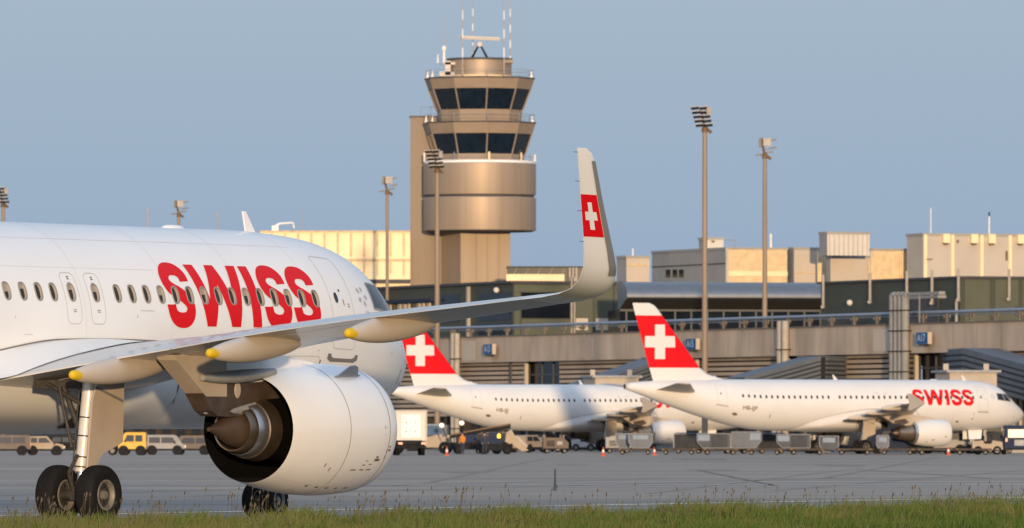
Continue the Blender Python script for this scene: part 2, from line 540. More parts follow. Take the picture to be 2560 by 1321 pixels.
WIN_A = [19.52, 18.99, 18.46, 17.92, 17.39, 16.83, 16.28, 15.76]
WIN_X = [15.12, 14.27]
WIN_B = [13.48 - .5286 * i for i in range(15)]
WIN_DEG = 72.2

def fuselage(near, parent, m):
    mb = MB()
    if near:
        cells = sorted(WIN_A + WIN_X + WIN_B)
    else:
        cells = []
    cols = [.03, .06, .1, .16, .24, .34, .46, .6, .78, 1.0, 1.25, 1.5, 1.75, 2.0, 2.3, 2.6, 2.9, 3.2, 3.6, 4.0, 4.4, 4.9, 5.4]
    iscell = {}
    x = 5.4
    for c in cells:
        if c - .2 - x > .05:
            n = max(1, int((c - .2 - x) / .35))
            for k in range(1, n):
                cols.append(x + (c - .2 - x) * k / n)
            cols.append(c - .2)
        iscell[len(cols) - 1] = c
        cols += [c - .1, c, c + .1, c + .2]
        x = c + .2
    n = int((37.57 - x) / .6)
    cols += [x + (37.57 - x) * k / n for k in range(1, n + 1)]
    b0, b1 = WIN_DEG - 9.2, WIN_DEG + 9.2
    degs = [b0 + (b1 - b0) * k / 4 for k in range(5)]
    degs += [b1 + (360 + b0 - b1) * k / 58 for k in range(1, 58)]
    nd = len(degs)
    rings = [[fus(S, d) for d in degs] for S in cols]
    skip = set()
    for i in iscell:
        for a in range(4):
            for b in range(4):
                skip.add((i + a, b))
    vs = [p for r in rings for p in r]
    fs = []
    for i in range(len(cols) - 1):
        for j in range(nd):
            if (i, j) not in skip:
                k = (j + 1) % nd
                fs.append((i * nd + j, i * nd + k, (i + 1) * nd + k, (i + 1) * nd + j))
    tip = len(vs)
    vs.append(A(0, 0, 3.2))
    fs += [(tip, (j + 1) % nd, j) for j in range(nd)]
    for i, c in iscell.items():
        per = [(a, 0) for a in range(4)] + [(4, b) for b in range(4)] + [(4 - a, 4) for a in range(4)] + [(0, 4 - b) for b in range(4)]
        h0 = len(vs)
        for a, b in per:
            u, v = (a - 2) / 2 * .2, (b - 2) / 2
            ang = math.atan2(v, (a - 2) / 2)
            S, d = win_pt(c, ang, 1.)
            vs.append(fus(S, d))
        q = len(per)
        for k in range(q):
            a, b = per[k]
            a2, b2 = per[(k + 1) % q]
            fs.append(((i + a) * nd + b, (i + a2) * nd + b2, h0 + (k + 1) % q, h0 + k))
    mb.add(vs, fs, 0, True)
    # auxiliary power unit exhaust in the tail cone
    e = cols[-1]
    mb.rings([[fus(e, d) for d in degs[::4]], [A(e - .25, *(lambda q: (-q.y * .8, 5.41 + (q.z - 5.41) * .8))(fus(e, d))) for d in degs[::4]]], 1, True, False, True)
    return mb.build('fuselage', [m, M['bay']], parent, sharp=60)

def win_pt(c, ang, k, ku=None):
    """point on the rim of a cabin window: superellipse .13 m by .2 m"""
    e = 2 / 2.6
    ca, sa = math.cos(ang), math.sin(ang)
    u = math.copysign(abs(ca) ** e, ca) * .108 * (ku or k)
    v = math.copysign(abs(sa) ** e, sa) * .170 * k
    return c + u, WIN_DEG + math.degrees(v / 2.03)

def window_deep(c, parent):
    n = 24
    mb = MB()
    an = [2 * math.pi * k / n for k in range(n)]
    def ring(k, off, ku=None):
        return [fus(*win_pt(c, a, k, ku), off) for a in an]
    mb.rings([ring(1.15, .001, 1.24), ring(1.12, .015, 1.19), ring(1.0, .015), ring(.985, -.004)], 0, True)
    mb.rings([ring(.985, -.003), ring(.92, -.035, .89)], 1, True)
    mb.add(ring(.94, -.033, .92), [tuple(range(n))], 2)
    h_ = (int(c * 977) % 10)
    if h_ < 3:          # blind pulled part of the way down
        lo = -.05 + .2 * h_
        pts = [win_pt(c, a, .93, .91) for a in an]
        top = [p for p in pts if (WIN_DEG - p[1]) * 2.03 * math.pi / 180 / .170 > lo]
        top.sort(key=lambda p: p[0])
        up_ = [fus(p[0], p[1], -.029) for p in top]
        dn_ = [fus(p[0], WIN_DEG - math.degrees(lo * .170 / 2.03), -.029) for p in top]
        q_ = len(top)
        ups = sorted(range(q_), key=lambda i: top[i][0])
        hi = [i for i in ups if top[i][1] <= WIN_DEG - math.degrees(max(lo, 0) * .170 / 2.03) + .01]
        mb.add([up_[i] for i in hi] + [dn_[i] for i in hi], [(k, k + 1, len(hi) + k + 1, len(hi) + k) for k in range(len(hi) - 1)], 1)
    mb.recalc = False
    o = mb.build('cabin_window', [M['rim'], M['reveal'], M['glass']], parent)
    return o

def window_flat(c, parent, side=1):
    n = 12
    mb = MB()
    an = [2 * math.pi * k / n for k in range(n)]
    pts = []
    for a in an:
        S, d = win_pt(c, a, .86)
        pts.append(fus(S, d * side, .02))
    mb.add(pts, [tuple(range(n))], 0)
    return mb.build('cabin_window', [M['glass']], parent)

def ribbon(mb, sd, w, off, mi=0, closed=True):
    """thin line on the skin through (station, degree) points"""
    n = len(sd)
    P = [Vector((s, d * 2.0 * math.pi / 180)) for s, d in sd]
    L, Rr = [], []
    for i in range(n):
        if closed:
            t = P[(i + 1) % n] - P[i - 1]
        else:
            t = P[min(i + 1, n - 1)] - P[max(i - 1, 0)]
        t.normalize()
        q = Vector((-t.y, t.x)) * w / 2
        for arr, k in ((L, 1), (Rr, -1)):
            p = P[i] + q * k
            arr.append(fus(p.x, math.degrees(p.y / 2.0), off))
    fs = [(i, (i + 1) % n, n + (i + 1) % n, n + i) for i in range(n if closed else n - 1)]
    mb.add(L + Rr, fs, mi, True)
    return mb

def rrect(s0, s1, d0, d1, r=.16, n=5, m=8):
    """rounded rectangle in (station, degree); corner radius r metres"""
    k = math.degrees(1 / 2.03)
    pts = []
    h = [(s1 - r, d1 - r * k, 0), (s0 + r, d1 - r * k, 90), (s0 + r, d0 + r * k, 180), (s1 - r, d0 + r * k, 270)]
    cor = []
    for cs, cd, a0 in h:
        cor.append([(cs + r * math.cos(R(a0 + 90 * i / n)), cd + r * k * math.sin(R(a0 + 90 * i / n))) for i in range(n + 1)])
    for i in range(4):
        pts += cor[i]
        a, b = cor[i][-1], cor[(i + 1) % 4][0]
        pts += [(a[0] + (b[0] - a[0]) * j / m, a[1] + (b[1] - a[1]) * j / m) for j in range(1, m)]
    return pts

def patch(mb, s0, s1, d0, d1, off, mi=0, n=4):
    vs = [fus(s0 + (s1 - s0) * i / n, d0 + (d1 - d0) * j / n, off) for i in range(n + 1) for j in range(n + 1)]
    fs = [(i * (n + 1) + j, i * (n + 1) + j + 1, (i + 1) * (n + 1) + j + 1, (i + 1) * (n + 1) + j) for i in range(n) for j in range(n)]
    mb.add(vs, fs, mi, True)

def quad_patch(mb, c, off, mi=0, n=6):
    """patch on the skin between four (station, degree) corners"""
    vs = []
    for i in range(n + 1):
        for j in range(n + 1):
            u, v = i / n, j / n
            s = (c[0][0] * (1 - u) + c[1][0] * u) * (1 - v) + (c[3][0] * (1 - u) + c[2][0] * u) * v
            d = (c[0][1] * (1 - u) + c[1][1] * u) * (1 - v) + (c[3][1] * (1 - u) + c[2][1] * u) * v
            vs.append(fus(s, d, off))
    mb.add(vs, [(i * (n + 1) + j, i * (n + 1) + j + 1, (i + 1) * (n + 1) + j + 1, (i + 1) * (n + 1) + j) for i in range(n) for j in range(n)], mi, True)

# the airline title: letters drawn as strokes, (u to the right, v up) in metres, then laid on the skin
def letter_S(w):
    pts = [(.845, .93), (.83, 1.07), (.70, 1.19), (.51, 1.225), (.32, 1.195), (.19, 1.08), (.165, .94), (.24, .81), (.38, .73), (.52, .675), (.67, .60), (.80, .51), (.865, .385), (.83, .24), (.70, .14), (.51, .115), (.32, .15), (.20, .25), (.155, .43)]
    pts = [Vector((x / 1.02 * w, y)) for x, y in pts]
    out = []
    n = len(pts)
    for i in range(n - 1):
        p0, p1, p2, p3 = pts[max(i - 1, 0)], pts[i], pts[i + 1], pts[min(i + 2, n - 1)]
        for k in range(9):
            t = k / 9
            out.append(.5 * ((2 * p1) + (p2 - p0) * t + (2 * p0 - 5 * p1 + 4 * p2 - p3) * t * t + (3 * p1 - p0 - 3 * p2 + p3) * t**3))
    out.append(pts[-1])
    hw = .156
    L, Q = [], []
    for i in range(len(out)):
        t = (out[min(i + 1, len(out) - 1)] - out[max(i - 1, 0)]).normalized()
        if i == 0:
            t = Vector((-.05, 1)).normalized()
        if i == len(out) - 1:
            t = Vector((0, 1))
        q = Vector((-t.y, t.x)) * hw
        L.append(out[i] + q)
        Q.append(out[i] - q)
    return L, Q

def bar(p0, p1, w):
    """slanted bar with level ends"""
    n = 34
    L = [Vector((p0[0] + (p1[0] - p0[0]) * i / n - w / 2, p0[1] + (p1[1] - p0[1]) * i / n)) for i in range(n + 1)]
    return L, [p + Vector((w, 0)) for p in L]

def title(parent, m, side=1, holes=()):
    H = 1.34
    def lay(strips, S_left, name):
        mb = MB()
        for q, (L, Q) in enumerate(strips):
            off = .008 + .0012 * q
            n = len(L)
            vs = []
            nc = 9
            for a, b in zip(L, Q):
                for k in range(nc + 1):
                    p = a + (b - a) * k / nc
                    S = S_left - p.x if side > 0 else S_left - 5.76 + p.x + .0
                    vs.append(fus(S, side * (90 - p.y / H * 37.5), off))
            fs = [(i * (nc + 1) + j, i * (nc + 1) + j + 1, (i + 1) * (nc + 1) + j + 1, (i + 1) * (nc + 1) + j) for i in range(n - 1) for j in range(nc)]
            if holes:
                def inside(f):
                    c = (vs[f[0]] + vs[f[2]]) / 2
                    for w_ in holes:
                        p = fus(w_, WIN_DEG)
                        if (abs(c.x - p.x) / .115) ** 2.6 + (abs(c.z - p.z) / .172) ** 2.6 < 1:
                            return True
                    return False
                fs = [f for f in fs if not inside(f)]
            mb.add(vs, fs, 0, True)
        return mb.build(name, [m], parent, sharp=80)
    if side > 0:
        lay([letter_S(1.02)], 11.74, 'letter')
        W = [bar((.165, H), (.48, 0), .335), bar((.93, H), (.48, 0), .31), bar((.93, H), (1.385, 0), .31), bar((1.735, H), (1.385, 0), .335)]
        lay(W, 10.63, 'letter')
        lay([bar((.165, H), (.165, 0), .33)], 8.60, 'letter')
        lay([letter_S(1.02)], 8.10, 'letter')
        lay([letter_S(1.02)], 6.99, 'letter')

def skin_text(txt, size, S, deg, parent, name, m, off=.014):
    vs, fs = text_mesh(txt, size)
    mb = MB()
    mb.add([fus(S - x, deg - math.degrees(y / 2.05), off) for x, y, z in vs], fs, 0)
    return mb.build(name, [m], parent)

# ---- wing
_zte0 = _zte = pchip([0, 2, 4, 7, 10.85, 14.1, 15.8, 17], [2.5, 2.76, 3.06, 3.48, 3.87, 4.12, 4.25, 4.33])
def wing_le(Y):
    return 12.1 + (Y - 2) * .521
def wing_te(Y):
    return 18.4 if Y < 6.4 else 18.4 + (Y - 6.4) * .2745
_wtc = pchip([0, 2, 6.4, 12, 17.2], [.15, .145, .115, .108, .10])
_winc = pchip([0, 2, 6.4, 12, 17.2], [.05, .048, .026, .010, .0])

def foil(x, up, t):
    yt = 5 * t * (.2969 * math.sqrt(max(x, 0)) - .126 * x - .3516 * x * x + .2843 * x**3 - .1015 * x**4)
    cam = .02 * (1 - (2 * x - 1) ** 2) * (.55 + .75 * x)
    return cam + yt if up else cam - yt

def section(le, te, zt, tc, inc, x0=0., x1=1., n=14, Yc=0., tilt=0.):
    """closed loop of one chordwise slice; tilt turns the thickness direction from up towards inboard"""
    ch = te - le
    xs = [x0 + (x1 - x0) * (1 - math.cos(math.pi * k / n)) / 2 for k in range(n + 1)]
    lp = [(x, foil(x, True, tc)) for x in xs[::-1]] + [(x, foil(x, False, tc)) for x in (xs[1:] if x0 == 0 else xs)]
    if x1 == 1.:
        lp[0] = (1., lp[0][1] + .0015)
        lp[-1] = (1., lp[-1][1] - .0015)
    out = []
    for x, y in lp:
        h = y * ch + inc * (1 - x) * ch
        out.append((le + x * ch, Yc - math.sin(tilt) * h, zt + math.cos(tilt) * h))
    return out

def mirror(pts, side):
    return [A(S, Y * side, Z) for S, Y, Z in pts]

def wing(parent, side, m, winglet, near):
    _zte = _zte0 if near else (lambda y: 2.5 + (_zte0(y) - 2.5) * .85)
    Ys = [.3, 1.2, 2, 3, 4.2, 5.3, 6.4, 8, 10, 12, 13.5, 14.6, 15.8] + ([] if winglet else [16.6, 16.9])
    xf = .745
    mb = MB()
    mb.rings([mirror(section(wing_le(Y), wing_te(Y), _zte(Y), _wtc(Y), _winc(Y), 0, 1. if (Y < 1.9 or Y > 15.7) else xf, 14, Y), side)
              if False else mirror(section(wing_le(Y), wing_te(Y), _zte(Y), _wtc(Y), _winc(Y), 0, xf, 14, Y), side) for Y in Ys], 0, True, True, True)
    # bare metal leading edge slats laid over the nose of the section
    w = mb.build('wing', [m, M['wing_edge']], parent, sharp=35)
    def flap(name, Y0, Y1, x0=xf + .011, drop=0.):
        n = max(2, int((Y1 - Y0) / 1.2))
        f = MB()
        f.rings([mirror(section(wing_le(Y), wing_te(Y), _zte(Y) - drop, _wtc(Y), _winc(Y), x0, 1., 8, Y), side) for Y in [Y0 + (Y1 - Y0) * k / n for k in range(n + 1)]], 0, True, True, True)
        return f.build(name, [m], w, sharp=35)
    flap('flap', .4, 6.36, drop=.0)
    flap('flap', 6.42, 12.85)
    flap('aileron', 12.9, 15.5)
    flap('wing_tip_panel', 15.53, 15.8 if winglet else 16.9)
    # flap track fairings
    for S1, Y, z, L in ((19.85, 5.1, 2.90, 3.3), (20.15, 8.42, 3.30, 3.2), (20.85, 11.95, 3.65, 3.1)):
        f = MB()
        rg = []
        N = 16
        for k in range(N + 1):
            t = k / N
            S = S1 - L * (1 - t)
            prof = (math.sin(math.pi * min(1, (t * .93 + .02))) ** .62)
            hh = max(.07, .27 * prof) if t > .5 else .27 * prof
            ww = max(.06, .20 * prof) if t > .5 else .20 * prof
            zc = z + .20 * (1 - t) ** 1.2 + .03 * math.sin(math.pi * t)
            yc = Y - .02 * (1 - t)
            rg.append(mirror([(S, yc + ww * math.cos(2 * math.pi * q / 16), zc + hh * math.sin(2 * math.pi * q / 16) * (1. if math.sin(2 * math.pi * q / 16) < 0 else .9)) for q in range(16)], side))
        f.rings(rg, 0, True, True, True)
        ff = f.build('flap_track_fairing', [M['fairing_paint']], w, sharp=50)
        if not near:
            continue
        c = MB()
        c.rings([mirror([(S1 + a, Y + .066 * b * math.cos(2 * math.pi * q / 16), z + .074 * b * math.sin(2 * math.pi * q / 16)) for q in range(16)], side) for a, b in ((-.20, 1.50), (-.10, 1.40), (-.01, 1.25), (.04, 1.05), (.07, .75), (.08, .3))], 0, True, True, True)
        c.build('yellow_tail_marker', [M['yellow']], w, sharp=50)
    if winglet:
        tb = [(15.8, _zte(15.8), wing_le(15.8), wing_te(15.8)), (16.3, 4.285, 19.52, 21.12), (16.75, 4.345, 19.76, 21.24), (17.08, 4.44, 19.96, 21.34), (17.30, 4.60, 20.16, 21.44), (17.44, 4.82, 20.36, 21.53),
              (17.53, 5.12, 20.62, 21.66), (17.62, 5.55, 20.96, 21.86), (17.72, 6.05, 21.34, 22.10), (17.82, 6.52, 21.68, 22.33), (17.87, 6.76, 21.86, 22.45), (17.89, 6.88, 22.0, 22.50), (17.9, 6.96, 22.2, 22.535)]
        rg = []
        tl = []
        for i, (Y, z, le, te) in enumerate(tb):
            a, b = tb[max(i - 1, 0)], tb[min(i + 1, len(tb) - 1)]
            tl.append(math.atan2(b[1] - a[1], b[0] - a[0]))
        for (Y, z, le, te), t in zip(tb, tl):
            rg.append(mirror(section(le, te, z, .10, 0., 0, 1., 14, Y, t), side))
        wl = MB().rings(rg, 0, True, True, True).build('winglet', [M['white']], w, sharp=35)
        wl['label'] = 'white upswept winglet with red panel and white cross'
        # outer-face points for the livery and the metal nose: (fraction of height between two z values, fraction of chord)
        def wp(z, x, off):
            for i in range(len(tb) - 1):
                if tb[i + 1][1] >= z:
                    break
            u = (z - tb[i][1]) / (tb[i + 1][1] - tb[i][1])
            Y, _, le, te = [p + (q - p) * u for p, q in zip(tb[i], tb[i + 1])]
            t = tl[i] + (tl[i + 1] - tl[i]) * u
            ch = te - le
            h = foil(x, False, .10) * ch - off
            return A(le + x * ch, side * (Y - math.sin(t) * h), z + math.cos(t) * h)
        def wpatch(mb, fz, nz, nx, off, mi=0):
            vs = []
            for i in range(nz + 1):
                v = i / nz
                for j in range(nx + 1):
                    z, x = fz(v, j / nx)
                    vs.append(wp(z, x, off))
            mb.add(vs, [(i * (nx + 1) + j, i * (nx + 1) + j + 1, (i + 1) * (nx + 1) + j + 1, (i + 1) * (nx + 1) + j) for i in range(nz) for j in range(nx)], mi, True)
        p = MB()
        wpatch(p, lambda v, u: (5.37 + .76 * v, .285 + .71 * u), 8, 6, .004)
        p.build('red_panel', [M['red']], wl, sharp=80)
        p = MB()
        wpatch(p, lambda v, u: (5.50 + .49 * v, .56 + .165 * u), 6, 2, .0065)
        wpatch(p, lambda v, u: (5.67 + .15 * v, .42 + .45 * u), 2, 6, .0075)
        p.build('white_cross', [M['white']], wl, sharp=80)
        p = MB()
        wpatch(p, lambda v, u: (4.70 + 2.04 * v, .002 + .273 * u), 40, 10, .013)
        p.build('leading_edge', [M['slat_grey']], wl, sharp=60)
        p = MB()
        for z in (6.88, 6.36, 5.83, 5.28):
            q = wp(z, .995, 0)
            p.tube(q, q + Vector((-.16, 0, .0)), .006, .004, 6)
        p.build('static_wick', [M['veh_dark']], wl)
    else:
        f = MB()
        Y, z = 16.93, _zte(16.9) + .02
        pts = [(19.9, z), (21.2, z + .72), (21.62, z + .72), (21.35, z), (21.5, z - .58), (21.2, z - .58)]
        f.prism([A(S, side * Y, zz) for S, zz in pts], A(0, side * .07, 0) - A(0, 0, 0))
        f.build('wing_tip_fence', [M['wing_grey']], w)
    return w

# ---- landing gear
def wheel(parent, S, Y, r, wdt, rim, name='wheel', out=1):
    mb = MB()
    h = wdt / 2
    prof = [(-h * .82, rim), (-h * .98, rim + (r - rim) * .25), (-h, rim + (r - rim) * .5), (-h * .93, rim + (r - rim) * .78), (-h * .7, r * .965), (-h * .45, r * .993)]
    full = prof + [(-h * .3, r * .998), (-h * .29, r * .985), (-h * .25, r * .985), (-h * .24, r), (-.02, r), (-.018, r * .985), (.018, r * .985), (.02, r), (h * .24, r), (h * .25, r * .985), (h * .29, r * .985), (h * .3, r * .998)] + [(-d, q) for d, q in prof[::-1]]
    mb.lathe(full, A(S, Y, r), A(0, 1, 0) - A(0, 0, 0), 40)
    o = mb.build(name, [M['tyre']], parent, sharp=30)
    q = MB()
    for sg in (-1, 1):
        q.lathe([(sg * h * .80, rim * 1.02), (sg * h * .90, rim * 1.0), (sg * h * .90, rim * .90), (sg * h * .74, rim * .82), (sg * h * .5, rim * .78)], A(S, Y, r), A(0, 1, 0) - A(0, 0, 0), 28, 0)
        q.lathe([(sg * h * .5, rim * .78), (sg * h * .30, rim * .74), (sg * h * .30, rim * .50), (sg * h * .45, rim * .45), (sg * h * .48, rim * .32)], A(S, Y, r), A(0, 1, 0) - A(0, 0, 0), 28, 2)
        q.lathe([(sg * h * .48, rim * .32), (sg * h * .78, rim * .28), (sg * h * .82, rim * .2), (sg * h * .82, .001)], A(S, Y, r), A(0, 1, 0) - A(0, 0, 0), 28, 0)
        for k in range(9):
            a = 2 * math.pi * k / 9
            q.lathe([(sg * h * .335, rim * .12), (sg * h * .345, rim * .11), (sg * h * .345, .001)], A(S + math.cos(a) * rim * .66, Y, r + math.sin(a) * rim * .66), A(0, 1, 0) - A(0, 0, 0), 8, 1)
    q.recalc = False
    q.build('wheel_rim', [M['hub'], M['black'], M['brake']], o, sharp=30)
    return o

def main_gear(parent, side, near):
    mb = MB()
    ax = (17.71, 3.795 * side, .584)
    top = A(17.48, (3.93) * side, 3.0)
    bot = A(17.71, 3.795 * side, .60)
    d = (top - bot)
    mb.tube(bot + d * .18, top, .125, .14, 18, 0)
    mb.tube(bot, bot + d * .20, .085, .085, 16, 1)
    for k in (.22, .30, .47, .62, .86):
        mb.tube(bot + d * (k - .006), bot + d * (k + .006), .135, .135, 18, 2)
    mb.tube(A(17.71, (3.795 - .40) * side, .584), A(17.71, (3.795 + .40) * side, .584), .10, .10, 14, 2)
    mb.obox(bot + Vector((0, 0, .02)), (.13, 0, 0), (0, .12, 0), (0, 0, .14), 2)
    # torque links on the aft side, drag brace, side stay to the wing root, hoses
    mb.tube(A(17.88, ax[1], .66), A(18.06, ax[1], 1.0), .04, .035, 8, 2)
    mb.tube(A(18.06, ax[1], 1.0), A(17.78, ax[1] + .02 * side, 1.36), .035, .04, 8, 2)
    mb.tube(bot + d * .42, A(17.5, 3.30 * side, 2.7), .06, .055, 10, 2)
    mb.tube(bot + d * .70, A(17.6, 3.0 * side, 2.75), .045, .045, 10, 2)
    mb.tube(A(17.8, (3.70) * side, 1.5), A(17.72, (3.35) * side, 2.7), .035, .03, 8, 2)
    for o in (-.12,):
        mb.tube(bot + d * .2 + A(.12, o * side, 0), bot + d * .95 + A(.13, (o - .02) * side, 0), .014, .014, 6, 2)
    mb.tube(bot + A(.1, -.1 * side, .05), bot + d * .22 + A(.14, -.11 * side, 0), .014, .014, 6, 2)
    mb.build('main_gear_leg', [M['strut'], M['oleo'], M['brake']], parent, sharp=40)
    by = MB()
    by.obox(A(16.95, 3.25 * side, 2.74), (.6, 0, 0), (0, .62, 0), (0, 0, .08))
    by.build('wing_wheel_bay', [M['bay']], parent)
    for o in (-.465, .465):
        wheel(parent, 17.71, (3.795 + o) * side, .584, .43, .30)
    dr = MB()
    yo = 4.12
    P = [(17.62, 2.86), (17.50, 2.90), (16.72, 2.80), (16.68, 1.62), (16.80, 1.56), (17.34, 1.40), (17.46, 1.30), (17.66, .98), (17.88, 1.02), (17.80, 2.4)]
    def sk(S, z, o=0.):
        return A(S, (yo + .05 * (z - 2) + o) * side, z)
    a = [sk(S, z) for S, z in P]
    dr.prism(a, A(0, .045 * side, 0) - A(0, 0, 0))
    dr.prism([sk(17.74, 2.66, .046), sk(17.72, 2.70, .046), sk(16.74, 2.44, .046), sk(16.74, 2.38, .046)], A(0, .006 * side, 0) - A(0, 0, 0), 1)
    dr.build('gear_door', [M['pylon_tan'], M['seam']], parent)

def nose_gear(parent):
    mb = MB()
    mb.tube(A(5.07, 0, .38), A(4.95, 0, 2.0), .07, .10, 14, 0)
    mb.tube(A(5.07, -.22, .38), A(5.07, .22, .38), .06, .06, 10, 1)
    mb.tube(A(5.0, 0, 1.1), A(4.0, 0, 2.0), .045, .045, 10, 0)
    mb.tube(A(5.2, 0, .5), A(5.28, 0, .85), .03, .03, 8, 1)
    mb.tube(A(5.28, 0, .85), A(5.08, 0, 1.15), .03, .03, 8, 1)
    mb.build('nose_gear_leg', [M['strut'], M['brake']], parent)
    for o in (-.26, .26):
        wheel(parent, 5.07, o, .381, .224, .21, 'nose_wheel')
    for s in (-1, 1):
        MB().prism([A(4.2, .38 * s, 1.95), A(5.55, .38 * s, 1.92), A(5.5, .46 * s, 1.18), A(4.35, .46 * s, 1.2)], A(0, .03 * s, 0) - A(0, 0, 0)).build('nose_gear_door', [M['white']], parent)

# ---- engines
def engine_geared(parent, side):
    """large nacelle with a short core and a pointed exhaust cone"""
    Y, zc = 5.75 * side, 1.86
    ax = A(1, 0, 0) - A(0, 0, 0)
    c = A(0, Y, zc)
    mb = MB()
    out = [(11.34, 1.03), (11.14, 1.055), (11.04, 1.10), (11.0, 1.15), (11.02, 1.19), (11.10, 1.225), (11.3, 1.262), (11.6, 1.29), (12.0, 1.31), (12.5, 1.315), (13.0, 1.295), (13.5, 1.25), (14.0, 1.18), (14.4, 1.105), (14.62, 1.055), (14.65, 1.045)]
    ring = []
    n = 64
    def rad(S, r, a):
        return r
    mb.lathe(out, c, ax, n, 0)
    mb.lathe([(14.65, 1.045), (14.5, 1.035), (14.2, 1.05), (13.6, 1.10), (12.9, 1.10), (12.2, 1.05)], c, ax, n, 1)
    mb.lathe([(12.2, 1.05), (12.1, .62)], c, ax, n, 1)
    mb.lathe([(11.34, 1.03), (11.8, 1.02), (12.1, 1.03)], c, ax, n, 1)
    mb.lathe([(12.1, 1.03), (12.05, .3), (11.75, .02)], c, ax, n, 2)
    mb.recalc = False
    o = mb.build('engine_nacelle', [M['nacelle'], M['duct'], M['bay']], parent, sharp=50)
    # lower and upper splitter between duct halves, seen as a flat floor in the nozzle
    s = MB()
    def arc(S, r, a0, a1, k):
        return [c + ax * S + Vector((0, math.cos(R(a0 + (a1 - a0) * i / k)) * r * -1, math.sin(R(a0 + (a1 - a0) * i / k)) * r)) for i in range(k + 1)]
    for z0 in (-1,):
        a = arc(14.63, 1.04, 270 - 24, 270 + 24, 10)
        b = arc(13.2, 1.09, 270 - 24, 270 + 24, 10)
        top = [Vector((a[0].x, p.y, a[0].z)) for p in a]
        topb = [Vector((b[0].x, p.y, a[0].z)) for p in b]
        s.rings([topb, top, a], 0, False, closed=False)
    s.build('lower_splitter', [M['duct']], o)
    k = MB()
    k.lathe([(12.15, .64), (13.6, .66), (14.36, .62)], c, ax, 40, 0)
    k.lathe([(14.36, .62), (14.38, .63), (14.72, .575), (14.73, .55)], c, ax, 40, 2)
    k.lathe([(14.6, .55), (14.73, .55), (15.0, .515), (15.03, .495), (14.7, .50)], c, ax, 40, 1)
    k.lathe([(14.98, .47), (15.2, .445), (15.24, .43), (15.23, .40), (14.6, .43)], c, ax, 40, 2)
    k.recalc = False
    k.build('core_nozzle', [M['duct'], M['alu'], M['core_metal']], o, sharp=35)
    k = MB()
    k.lathe([(14.6, .40), (14.95, .385), (15.2, .34), (15.5, .235), (15.8, .125), (16.02, .045), (16.08, .04), (16.08, .001)], c, ax, 40, 0)
    k.build('exhaust_cone', [M['cone_metal']], o, sharp=45)
    # seams and placards
    q = MB()
    for S, r in ((11.42, 1.276), (12.92, 1.2995)):
        q.lathe([(S - .009, r + .002), (S + .009, r + .002)], c, ax, 64)
    q.recalc = False
    q.build('cowl_seam', [M['seam']], o)
    _r = pchip([p[0] for p in out[5:]], [p[1] for p in out[5:]])
    def nac(S, deg, off=.004):
        """deg from the top towards the outboard side"""
        r = _r(S) + off
        return c + ax * S + Vector((0, -side * r * math.sin(R(deg)), r * math.cos(R(deg))))
    def npatch(mb, S0, S1, d0, d1, mi=0, off=.004):
        mb.add([nac(S0, d0, off), nac(S1, d0, off), nac(S1, d1, off), nac(S0, d1, off)], [(0, 1, 2, 3)], mi)
    q = MB()
    for S0, d0, w, h in ((12.35, 127, .20, 1.2), (12.05, 127, .16, 1.2), (11.78, 127, .18, 1.2), (12.1, 122, .10, 1.), (11.85, 121.5, .12, .8), (11.62, 116.5, .20, 2.6), (11.70, 114.2, .10, 1.6), (11.28, 108, .10, 2.), (11.30, 105.2, .08, 1.2), (12.05, 118, .10, .8)):
        npatch(q, S0, S0 + w, d0, d0 + h)
    for S0, d0 in ((11.42, 117.5), (11.42, 112), (13.25, 130), (13.45, 126)):
        npatch(q, S0, S0 + .03, d0 - 4, d0, 0)
    q.build('placard', [M['mark']], o)
    q = MB()
    npatch(q, 11.62, 11.64, 86, 90)
    npatch(q, 11.50, 11.66, 88, 88.4)
    npatch(q, 11.6, 11.64, 94, 95)
    q.build('placard', [M['greymark']], o)
    for S0 in (12.0, 12.35, 12.7, 13.05, 13.4):
        q = MB()
        npatch(q, S0, S0 + .10, 151, 153.5)
        q.build('cowl_latch', [M['seam']], o)
    q = MB()
    n_ = 24
    q.add([nac(11.45 + 3.1 * k / n_, 149.4, .003) for k in range(n_ + 1)] + [nac(11.45 + 3.1 * k / n_, 149.8, .003) for k in range(n_ + 1)], [(k, k + 1, n_ + 2 + k, n_ + 1 + k) for k in range(n_)])
    q.build('cowl_split_line', [M['seam_light']], o)
    # strake on the inboard shoulder and hinged panel
    q = MB()
    base = [nac(11.85, 36, -.01), nac(12.75, 38, -.01)]
    nrm = Vector((0, -side * math.sin(R(37)), math.cos(R(37))))
    q.prism([base[1], base[0], base[0] + nrm * .03 + ax * .01, base[0] + nrm * .24 + ax * .20, base[0] + nrm * .285 + ax * .32, base[0] + nrm * .27 + ax * .52, base[1] + nrm * .03 - ax * .02], nrm.cross(ax).normalized() * .02)
    q.build('nacelle_strake', [M['greymark']], o)
    q = MB()
    q.prism([nac(12.75, 37.4, .002), nac(11.75, 35.4, .002), nac(11.75, 36.0, .03), nac(12.75, 38.2, .03)], nrm * .012)
    q.build('strake_foot', [M['rim']], o)
    # pylon
    p = MB()
    hw = .20
    def ply(pts, mi, hw=hw):
        f = [A(S, Y - hw, z) for S, z in pts]
        p.prism(f, A(0, 2 * hw, 0) - A(0, 0, 0), mi)
    ply([(12.3, 3.05), (11.75, 3.02), (12.6, 3.19), (13.6, 3.32), (15.0, 3.3), (17.3, 3.32), (16.95, 2.82), (14.6, 2.78), (13.6, 2.92)], 1, .17)
    ply([(17.62, 3.30), (17.55, 3.20), (16.48, 2.50), (15.75, 2.50), (15.75, 3.28)], 0, .21)
